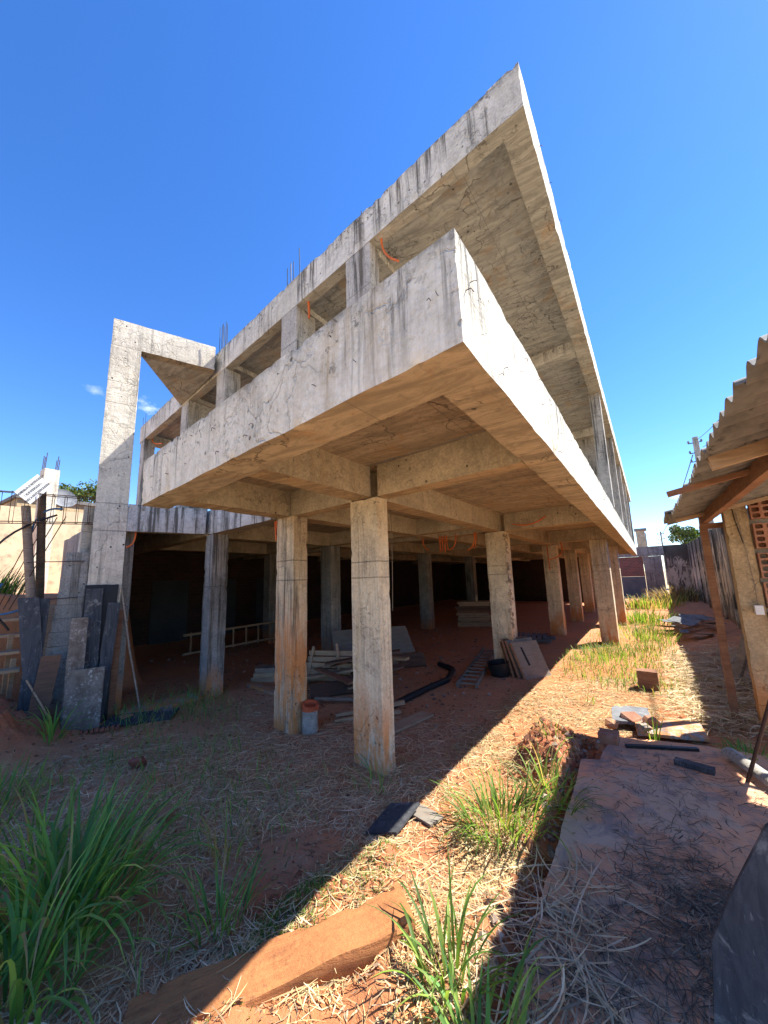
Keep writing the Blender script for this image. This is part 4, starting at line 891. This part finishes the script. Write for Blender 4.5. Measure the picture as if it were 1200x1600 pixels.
for i, (x, y, s, m_) in enumerate(((-.42, 6.12, .13, 'brick'), (-.20, 6.08, .11, 'brick'), (-.28, 5.72, .12, 'oldcon'), (-.62, 5.75, .10, 'oldcon'))): rock((x, y, .16), s, m_, ['orange brick lump on the dark plate', 'smaller orange lump beside the first on the dark plate', 'grey rubble lump between brick and concrete plate', 'grey rubble lump just behind the broken orange brick'][i])
tag(bar('black_batten', (-.45, 5.28, .10), (.2, 5.55, .10), .05, .03, 'black', None), 'long thin black batten lying along the far slab edge', 'batten'); tag(bar('black_batten', (-.02, 5.1, .11), (.28, 5.02, .11), .09, .05, 'plydark', None), 'short thick black batten on the old slab', 'batten')
rock((-3.72, 1.98, .07), .11, 'brick', 'orange brick lump among the shaded grass', flat=.45); rock((-5.0, 2.3, .06), .13, 'redbrick', 'long red clod lying in the cut grass', flat=.35)
pv = empty('plastic_trough', (.55, 5.2, .1), 'white plastic trough lying at the shed corner', 'trough')
pa_, pb_ = Vector((.45, 5.50, .13)), Vector((.70, 4.85, .13)); V = []; F = []
for i in range(9):
    for p in (pa_, pb_): a = math.pi*i/8; V.append(p+Vector((math.cos(a)*.07, math.cos(a)*.02, .0+math.sin(a)*.06)))
F = [(2*i, 2*i+1, 2*i+3, 2*i+2) for i in range(8)]+[tuple(range(0, 18, 2)), tuple(range(1, 18, 2))[::-1]]
make('shell', V, F, 'can', pv, True)
tag(tube('rusty_rod', [(.49, 5.0, .05), (.74, 5.02, .75), (.95, 5.05, 1.35)], .016, 'steel', None, 7), 'rusty rod leaning up beside the plastic trough', 'rod')
V = []; pr_ = [(-.02, .06), (.0, .2), (.03, .44), (.12, .62), (.28, .90), (.5, 1.08), (1.0, 1.12), (1.0, .06)]
for d_ in (0, .025):
    for x, z in pr_: V.append(Vector((x, 2.27+d_+.16*z+.02*math.sin(x*5), z)))
n_ = len(pr_); F = [tuple(range(n_)), tuple(range(n_, 2*n_))[::-1]]+[(i, n_+i, n_+(i+1) % n_, (i+1) % n_) for i in range(n_)]
tag(make('curved_board', V, F, 'plydark', None), 'scuffed black curved board standing on the old slab by the shed', 'board')
for i in range(16):
    x, y = random.uniform(.05, 1.5), random.uniform(14.0, 18.0); a = random.uniform(0, 6.28); s = random.uniform(.35, .8); z = H1(x, y)+.06+.25*math.exp(-((x-.9)**2/.4+(y-16)**2/3))+random.uniform(0, .1)
    d1 = Vector((math.cos(a), math.sin(a), random.uniform(-.2, .2)))*s; d2 = Vector((-math.sin(a), math.cos(a), random.uniform(-.25, .25)))*s*.6
    tag(panel('sheet_scrap', Vector((x, y, z))-d1/2-d2/2, Vector((x, y, z))+d1/2-d2/2, Vector((x, y, z))-d1/2+d2/2, .02, 'slate', None, cell=.3, chip=.03), 'dark broken roofing scrap in the heap by the side boundary wall', 'scrap', 'scraps heaped by the side wall')
tag(bar('grey_plank', (.95, 8.9, .1), (1.45, 9.2, 1.35), .18, .05, 'oldwood', None), 'grey plank leaning against the side wall behind the red post', 'plank'); tag(bar('grey_plank', (1.15, 9.9, .25), (1.72, 10.6, .75), .16, .05, 'oldwood', None), 'low tilted grey board behind the red post', 'plank')

# ------------------------------------------------------------------ straw and grass
def ribbons(name, n, sampler, lmin, lmax, wmin, wmax, cols, flat=.12, curl=.5, seed=1, lift=.02, seg=3, mat='straw'):
    r = np.random.default_rng(seed); x, y = sampler(r, n); n = len(x); z = H(x, y)
    slabm = (x > -.78) & (x < 1.9) & (y > .2) & (y < 5.6); z = np.where(slabm, np.maximum(z, .088), z)
    Ln = r.uniform(lmin, lmax, n)*r.uniform(.6, 1., n); Wd = r.uniform(wmin, wmax, n); a = r.uniform(0, 2*np.pi, n); k = r.normal(0, curl, n)
    pit = np.abs(r.normal(0, flat, n)); z0 = z+lift*r.random(n)**1.5
    P = []
    t = np.linspace(-.5, .5, seg+1)
    for s in t:
        aa = a+k*s; px = x+np.cos(a)*Ln*s-np.sin(a)*k*Ln*s*s*.5; py = y+np.sin(a)*Ln*s+np.cos(a)*k*Ln*s*s*.5
        hz = H(px, py); hz = np.where((px > -.75) & (px < 1.9) & (py > .2) & (py < 5.6), np.maximum(hz, .088), hz)
        pz = np.maximum(hz+.003, z0+pit*Ln*(s+.5)*.7-.5*pit*Ln*(s+.5)**2)
        w = Wd*(1-.55*abs(s*2)**3)/2; nx_, ny_ = -np.sin(aa)*w, np.cos(aa)*w; tw = r.normal(0, .3, n)*w
        P.append(np.stack([px-nx_, py-ny_, pz-tw], -1)); P.append(np.stack([px+nx_, py+ny_, pz+tw+.001], -1))
    m = 2*(seg+1); V = np.stack(P, 1).reshape(-1, 3)
    base = np.arange(n)[:, None]*m; q = np.array([[2*i, 2*i+1, 2*i+3, 2*i+2] for i in range(seg)]).ravel()
    F = (base+q[None]).reshape(-1, 4)
    c = np.array(cols)[r.integers(len(cols), size=n)]*r.uniform(.7, 1.2, (n, 1)); C4 = np.repeat(np.concatenate([c, np.ones((n, 1))], 1), m, 0)
    return fast_mesh(name, V, F, C4, mat)
def fast_mesh(name, V, F, C4, mat):
    me = bpy.data.meshes.new(name); nf = len(F)
    me.vertices.add(len(V)); me.vertices.foreach_set('co', V.ravel().astype('f')); me.loops.add(nf*4); me.loops.foreach_set('vertex_index', F.ravel().astype('i'))
    me.polygons.add(nf); me.polygons.foreach_set('loop_start', np.arange(0, nf*4, 4, dtype='i')); me.update(calc_edges=True)
    ca = me.color_attributes.new('Col', 'FLOAT_COLOR', 'POINT'); ca.data.foreach_set('color', C4.ravel().astype('f'))
    me.materials.append(M[mat]); return link(name, me)
def region(fn, x0, x1, y0, y1):
    def s(r, n):
        X = []; Y = []; tot = 0
        for _ in range(40):
            x = r.uniform(x0, x1, n); y = r.uniform(y0, y1, n); k = r.random(n) < fn(x, y); X.append(x[k]); Y.append(y[k]); tot += k.sum()
            if tot >= n: break
        return np.concatenate(X)[:n], np.concatenate(Y)[:n]
    return s
SC = [(.62, .47, .22), (.54, .40, .19), (.70, .57, .31), (.43, .31, .15), (.60, .50, .32)]
SD = [(.74, .56, .34), (.62, .44, .26), (.80, .62, .39), (.46, .31, .185), (.68, .54, .36)]  # straw palette for shaded litter, lighter than the sunny one to offset shade
def strip(x, y):
    d = sst(x, -2.35, -1.9)*sst(x, 1.1, .4)*sst(y, 1.0, 1.8)*sst(y, 10.5, 8.2)
    d = d*np.where((x > -.86) & (y < 5.75), .0, 1.)
    d = d*(.10+.90*sst(vnoise(x*1.5, y*1.5, 3)*.6+vnoise(x*4.5, y*4.5, 31)*.4, .34, .60)); d = d*(1-.97*np.exp(-((x+1.15)/.34)**4-((y-4.75)/.5)**4))
    d = d*(1-.75*np.exp(-((x+1.65)/.28)**2-((y-2.55)/.55)**2)); return d*np.clip(6/(y+2), .25, 1)
o = ribbons('sunny_straw', 17000, region(strip, -2.4, 1.2, 1.0, 10.5), .03, .26, .002, .007, SC+[(.40, .25, .12), (.30, .21, .12)], .07, 1.1, 11, .022); o['kind'] = 'stuff'; o['label'] = 'pale cut straw strewn over the sunny strip'
def shade(x, y):
    d = sst(x, -6.6, -5.0)*sst(x, -1.7, -2.2)*sst(y, .2, .9)*sst(y, 6.2, 4.2)*sst(vnoise(x*.9, y*.9, 8), .2, .6)
    return d*np.clip(4/(np.hypot(x, y)+.5), .2, 1)
o = ribbons('shaded_straw', 13000, region(shade, -6.6, -1.7, .2, 6.2), .05, .34, .0025, .007, SD, .07, 1.1, 12, .022); o['kind'] = 'stuff'; o['label'] = 'brown dry grass litter on the shaded earth'
def rside(x, y): return sst(x, -.1, .3)*sst(x, 1.8, 1.5)*sst(y, 6.3, 6.9)*sst(y, 13, 10)
o = ribbons('dry_straw_heap', 7000, region(rside, -.1, 1.8, 6.3, 13), .10, .5, .005, .011, SD+SC, .22, .8, 13, .16); o['kind'] = 'stuff'; o['label'] = 'loose dry stalks heaped between red post and wall'
def slabl(x, y): return np.exp(-((x-.02-(y-3.2)*-.1)/.33)**2-((y-3.05)/.5)**2)+.5*np.exp(-((x+.2)/.5)**2-((y-2.3)/.5)**2)+.12*np.exp(-((x-.2)/.9)**2-((y-4.6)/.8)**2)
o = ribbons('twig_litter', 4200, region(slabl, -.72, 1.6, .9, 5.5), .04, .20, .0025, .006, [(.13, .105, .08), (.18, .145, .11), (.32, .26, .19), (.09, .075, .06)], .06, .6, 14, .02); o['kind'] = 'stuff'; o['label'] = 'dark twig litter on the old floor slab'
def edge(x, y): return sst(x, -1.0, -.85)*sst(x, -.25, -.55)*sst(y, 1.2, 1.6)*sst(y, 3.3, 2.5)
o = ribbons('cane_litter', 300, region(edge, -1.05, .0, .8, 3.7), .2, .8, .004, .010, SD+[(.45, .38, .25), (.25, .2, .14)], .10, .8, 15, .05, seg=8); o['kind'] = 'stuff'; o['label'] = 'long dry cane leaves fallen over the slab edge'

def blades(name, label, cx, cy, n, hmin, hmax, wmin, wmax, spread, lean_=.5, cols=None, seed=1, droop=1., dry=.1, stuff=False, grp=None):
    r = np.random.default_rng(seed); cols = np.array(cols if cols is not None else [(.065, .14, .028), (.09, .175, .035), (.045, .10, .025), (.12, .20, .045)])
    if callable(cx): x, y = cx(r, n); n = len(x); ang = r.uniform(0, 2*np.pi, n); rad = r.random(n)
    else:
        ang = r.uniform(0, 2*np.pi, n); rad = r.random(n)**.6; x = cx+np.cos(ang)*rad*spread; y = cy+np.sin(ang)*rad*spread; ang = ang+r.normal(0, .5, n)
    z = H(x, y); z = np.where((x > -.78) & (x < 1.9) & (y > .2) & (y < 5.6), np.maximum(z, .085), z)-.01
    Ln = r.uniform(hmin, hmax, n); W = r.uniform(wmin, wmax, n); seg = 7; th0 = np.abs(r.normal(.08, .12, n))+rad*lean_*.55; bend = r.uniform(.35, 1.9, n)*droop
    px, py, pz = x.copy(), y.copy(), z.copy(); P = []
    sx, sy = -np.sin(ang), np.cos(ang)
    for s in range(seg+1):
        u = s/seg; w = W*np.minimum(1, (u*3.2+.35))*(1-u**2.4)/2+.0006; tw = r.normal(0, .15, n)*w
        P.append(np.stack([px-sx*w, py-sy*w, pz+tw], -1)); P.append(np.stack([px, py, pz-w*.35], -1)); P.append(np.stack([px+sx*w, py+sy*w, pz-tw], -1))
        th = th0+bend*u**1.6; st_ = Ln/seg
        px = px+np.cos(ang)*np.sin(th)*st_; py = py+np.sin(ang)*np.sin(th)*st_; pz = pz+np.cos(th)*st_; ang2 = r.normal(0, .05, n)
        pz = np.maximum(pz, H(px, py)+.005)
    m = 3*(seg+1); V = np.stack(P, 1).reshape(-1, 3); q = []
    for i in range(seg): b_ = 3*i; q += [b_, b_+1, b_+4, b_+3, b_+1, b_+2, b_+5, b_+4]
    F = (np.arange(n)[:, None]*m+np.array(q)[None]).reshape(-1, 4)
    c = cols[r.integers(len(cols), size=n)]*r.uniform(.7, 1.25, (n, 1)); k = r.random(n) < dry; c[k] = np.array([.46, .36, .17])*r.uniform(.7, 1.1, (k.sum(), 1))
    C4 = np.repeat(np.concatenate([c, np.ones((n, 1))], 1), m, 0)
    o = fast_mesh(name, V, F, C4, 'grass'); o.data.polygons.foreach_set('use_smooth', np.ones(len(o.data.polygons), bool))
    if stuff: o['kind'] = 'stuff'; o['label'] = label
    else: tag(o, label, 'grass', grp)
    return o
DK = [(.14, .32, .075), (.19, .38, .08), (.11, .25, .07), (.27, .43, .10)]
LT = [(.18, .30, .05), (.13, .24, .045), (.24, .34, .075), (.10, .19, .04)]
blades('grass_clump', 'largest tall dark green grass clump in the shade with broad drooping leaves', -3.22, 1.12, 240, .4, .88, .012, .030, .36, 1.0, DK, 21, 1.45, .13)
blades('grass_clump', 'broad leaved grass clump in front of the largest one, tips hanging low', -2.78, .80, 110, .35, .75, .013, .032, .28, 1.1, DK, 22, 1.6, .16)
blades('grass_clump', 'tall grass behind the largest clump toward the red mound', -3.9, 1.2, 110, .3, .6, .008, .016, .4, .8, DK+LT[:1], 23, .8, .1)
blades('grass_clump', 'yellowish green grass growing on the small red mound', -5.1, 1.0, 120, .25, .5, .010, .020, .45, .7, LT+DK[:1], 24, .8, .12)
blades('grass_clump', 'small dark grass tuft at the foot of the earth bank', -2.38, 1.62, 46, .18, .42, .008, .015, .16, .7, DK, 25, .9, .12)
blades('grass_clump', 'thin upright tuft with straw coloured tips left of the bank', -2.85, 1.95, 26, .25, .48, .005, .010, .14, .5, LT, 26, .7, .45)
blades('grass_clump', 'bright sunlit grass clump beside the floor slab', -1.22, 3.38, 170, .25, .55, .008, .017, .30, 1.0, LT, 27, 1.3, .06)
blades('grass_clump', 'arching grass clump against the slab edge behind the bright one', -.95, 3.85, 60, .25, .55, .008, .015, .2, 1., LT, 28, 1.2, .1)
blades('grass_clump', 'tall bright green shoot by the end of the orange timber', -1.0, 1.92, 40, .28, .52, .010, .022, .13, .9, LT, 29, 1.2, .08)
blades('grass_clump', 'low broad bladed tuft at the slab edge in the shed shadow', -.78, 1.75, 26, .25, .5, .012, .022, .14, .9, DK, 30, 1.2, .1)
blades('grass_clump', 'small tuft on the red hump beside the floor slab', -1.05, 4.6, 22, .15, .32, .006, .012, .14, .7, LT, 31, 1., .1)
blades('grass_clump', 'dark tuft wrapped around the base of the front column', -2.42, 3.35, 22, .2, .45, .006, .011, .18, 1., DK, 32, 1.4, .2)
blades('grass_clump', 'thin weed shoot among the rubble beyond the slab', -.18, 5.72, 12, .25, .45, .008, .014, .06, .5, LT, 33, .8, .2)
blades('grass_clump', 'low leafy green plant beside the plastic trough', .62, 5.75, 90, .08, .2, .010, .020, .22, .9, DK, 34, 1.2, 0)
blades('grass_clump', 'single weed sprouting in the straw left of the stump', -1.05, 7.0, 18, .15, .3, .006, .01, .12, .6, LT, 35, .8, .1)
blades('grass_clump', 'lush green grass patch in front of the outer column', -1.0, 10.4, 260, .15, .42, .008, .016, .85, .6, LT, 36, .8, .1)
blades('grass_clump', 'sunlit grass patch beyond the stump toward the scrap heap', -.25, 11.4, 190, .12, .36, .008, .014, .75, .6, LT, 37, .8, .2)
blades('grass_clump', 'thick grass patch right of the outer columns', -.35, 14.2, 260, .2, .5, .012, .022, .9, .6, LT, 38, .8, .1)
blades('grass_clump', 'grass patch farther back by the outer columns', -.4, 18.5, 380, .3, .7, .018, .034, 1.1, .5, LT, 39, .8, .15)
blades('grass_clump', 'far grass growing before the brick panel', -.3, 25.5, 420, .4, .9, .03, .05, 1.6, .5, LT+[(.4, .28, .16)], 40, .7, .25)
blades('grass_clump', 'brown dead scrub under the mouldy end wall', 1.2, 29, 420, .5, 1.2, .03, .05, 1.6, .6, [(.15, .10, .07), (.11, .08, .06), (.2, .14, .09)], 41, .6, .3)
blades('grass_clump', 'bright weeds on the upper bank behind the stairs', -10.6, 1.6, 420, .3, .7, .015, .03, .9, .6, LT, 42, .8, .05)
blades('grass_clump', 'broad leaf tuft at the foot of the dark leaning boards', -6.55, 1.95, 26, .3, .6, .014, .026, .18, .9, DK, 43, 1.2, .05)
def shg(x, y): return sst(x, -7.2, -5.5)*sst(x, -2.3, -3.2)*sst(y, .3, .9)*sst(y+x*.25, 2.9, 1.2)*sst(vnoise(x*1.3, y*1.3, 18), .3, .6)
blades('ground_grass', 'thin green grass sprouting through the shaded litter', region(shg, -7.2, -2.3, .3, 4.5), 0, 1500, .06, .26, .003, .008, 0, .9, DK, 44, 1.2, .2, True)
def sgp(x, y): return np.exp(-((x+2.0)/.16)**2-((y-1.75)/.35)**2)+.5*np.exp(-((x+1.75)/.15)**2-((y-2.3)/.3)**2)
blades('seedling_cover', 'tiny green seedlings on the sunlit earth bank', region(sgp, -2.5, -1.3, 1.0, 3.2), 0, 2600, .012, .035, .003, .006, 0, 1.2, LT, 45, 1.0, .05, True)
def gin(x, y): return sst(x, -7.6, -7.2)*sst(x, -4.9, -6.2)*sst(y, 2.4, 2.9)*sst(y, 4.6, 3.8)
blades('ground_grass', 'sparse dark grass along the sill of the dark opening', region(gin, -7.6, -4.9, 2.4, 4.6), 0, 420, .12, .38, .005, .011, 0, .7, DK, 46, 1.0, .15, True)
def sun_g(x, y): return sst(x, -2.0, -1.4)*sst(x, .6, .0)*sst(y, 7.4, 8.8)*sst(y, 20, 14)*sst(vnoise(x*1.2, y*1.2, 5), .35, .6)
blades('ground_grass', 'short bright grass through the straw along the outer columns', region(sun_g, -2, .6, 7.4, 20), 0, 3000, .08, .3, .006, .012, 0, .8, LT, 47, .9, .2, True)
# small stones and clods
def stones(name, n, fn, x0, x1, y0, y1, smin, smax, cols, seed, lab):
    r = np.random.default_rng(seed); x, y = region(fn, x0, x1, y0, y1)(r, n); n = len(x); s = r.uniform(smin, smax, n)**1; z = H(x, y)+s*.15
    oc = np.array([[1, 0, 0], [0, 1, 0], [-1, 0, 0], [0, -1, 0], [0, 0, .7], [0, 0, -.7]]); V = (oc[None]*s[:, None, None]*r.uniform(.5, 1.3, (n, 6, 1)))
    a = r.uniform(0, 6.28, n); ca, sa = np.cos(a)[:, None], np.sin(a)[:, None]; V = np.stack([V[..., 0]*ca-V[..., 1]*sa, V[..., 0]*sa+V[..., 1]*ca, V[..., 2]], -1)+np.stack([x, y, z], -1)[:, None]
    tri_ = [(0, 1, 4), (1, 2, 4), (2, 3, 4), (3, 0, 4), (1, 0, 5), (2, 1, 5), (3, 2, 5), (0, 3, 5)]
    F = (np.arange(n)[:, None, None]*6+np.array(tri_)[None]).reshape(-1, 3); me = bpy.data.meshes.new(name); me.from_pydata(V.reshape(-1, 3).tolist(), [], F.tolist())
    c = np.array(cols)[r.integers(len(cols), size=n)]*r.uniform(.7, 1.2, (n, 1)); cc = me.color_attributes.new('Col', 'FLOAT_COLOR', 'POINT'); cc.data.foreach_set('color', np.repeat(np.concatenate([c, np.ones((n, 1))], 1), 6, 0).ravel().astype('f'))
    me.materials.append(M['stone']); o = link(name, me); o['kind'] = 'stuff'; o['label'] = lab
M['stone'] = attr_mat('clod', .95)
EC = [(.36, .14, .06), (.28, .10, .045), (.42, .20, .09), (.22, .10, .06)]
stones('earth_clods', 2600, lambda x, y: .25+np.exp(-((x+1.25)/.4)**2-((y-4.75)/.6)**2)+np.exp(-((x+2.1)/.3)**2-((y-1.7)/.6)**2)+np.exp(-((x+7.4)/.9)**2-((y-1.5)/.7)**2), -8.5, -.8, .8, 8, .006, .03, EC, 51, 'crumbled red clods on the earth')
stones('slab_gravel', 500, lambda x, y: np.ones_like(x), -.7, 1.6, .8, 5.6, .004, .012, [(.35, .3, .26), (.5, .46, .42), (.2, .15, .12)], 52, 'scattered grit on the old floor slab')
stones('floor_debris', 900, lambda x, y: sst(y, 4.5, 6), -12, -2.4, 4.5, 16, .01, .05, [(.22, .13, .09), (.3, .24, .19), (.14, .10, .08)], 53, 'loose debris on the shaded ground floor')
stones('edge_rubble', 420, lambda x, y: sst(x, -1.05, -.92)*sst(x, -.62, -.78)*sst(y, 5.7, 5.2), -1.1, -.6, 2.2, 5.7, .012, .05, EC+[(.40, .30, .22), (.3, .22, .17)], 54, 'crumbled earth and rubble along the slab edge')
stones('hump_clods', 260, lambda x, y: np.exp(-((x+1.1)/.28)**2-((y-4.7)/.45)**2), -1.7, -.6, 4.0, 5.5, .015, .055, EC, 55, 'fallen clods on the red earth hump')
def mix_litter(x, y): return sst(x, -7.0, -5.5)*sst(x, .3, -.2)*sst(y, .8, 1.4)*sst(y, 8.0, 6.0)*np.where((x > -.86) & (y < 5.7), .15, 1.)*np.clip(4/(np.hypot(x, y)+.5), .2, 1)
o = ribbons('leaf_litter', 9000, region(mix_litter, -7, .3, .8, 8), .015, .07, .004, .013, [(.40, .26, .14), (.30, .18, .10), (.55, .42, .26), (.22, .14, .09)], .10, .8, 61, .012); o['kind'] = 'stuff'; o['label'] = 'broken leaf bits and chaff over the earth'
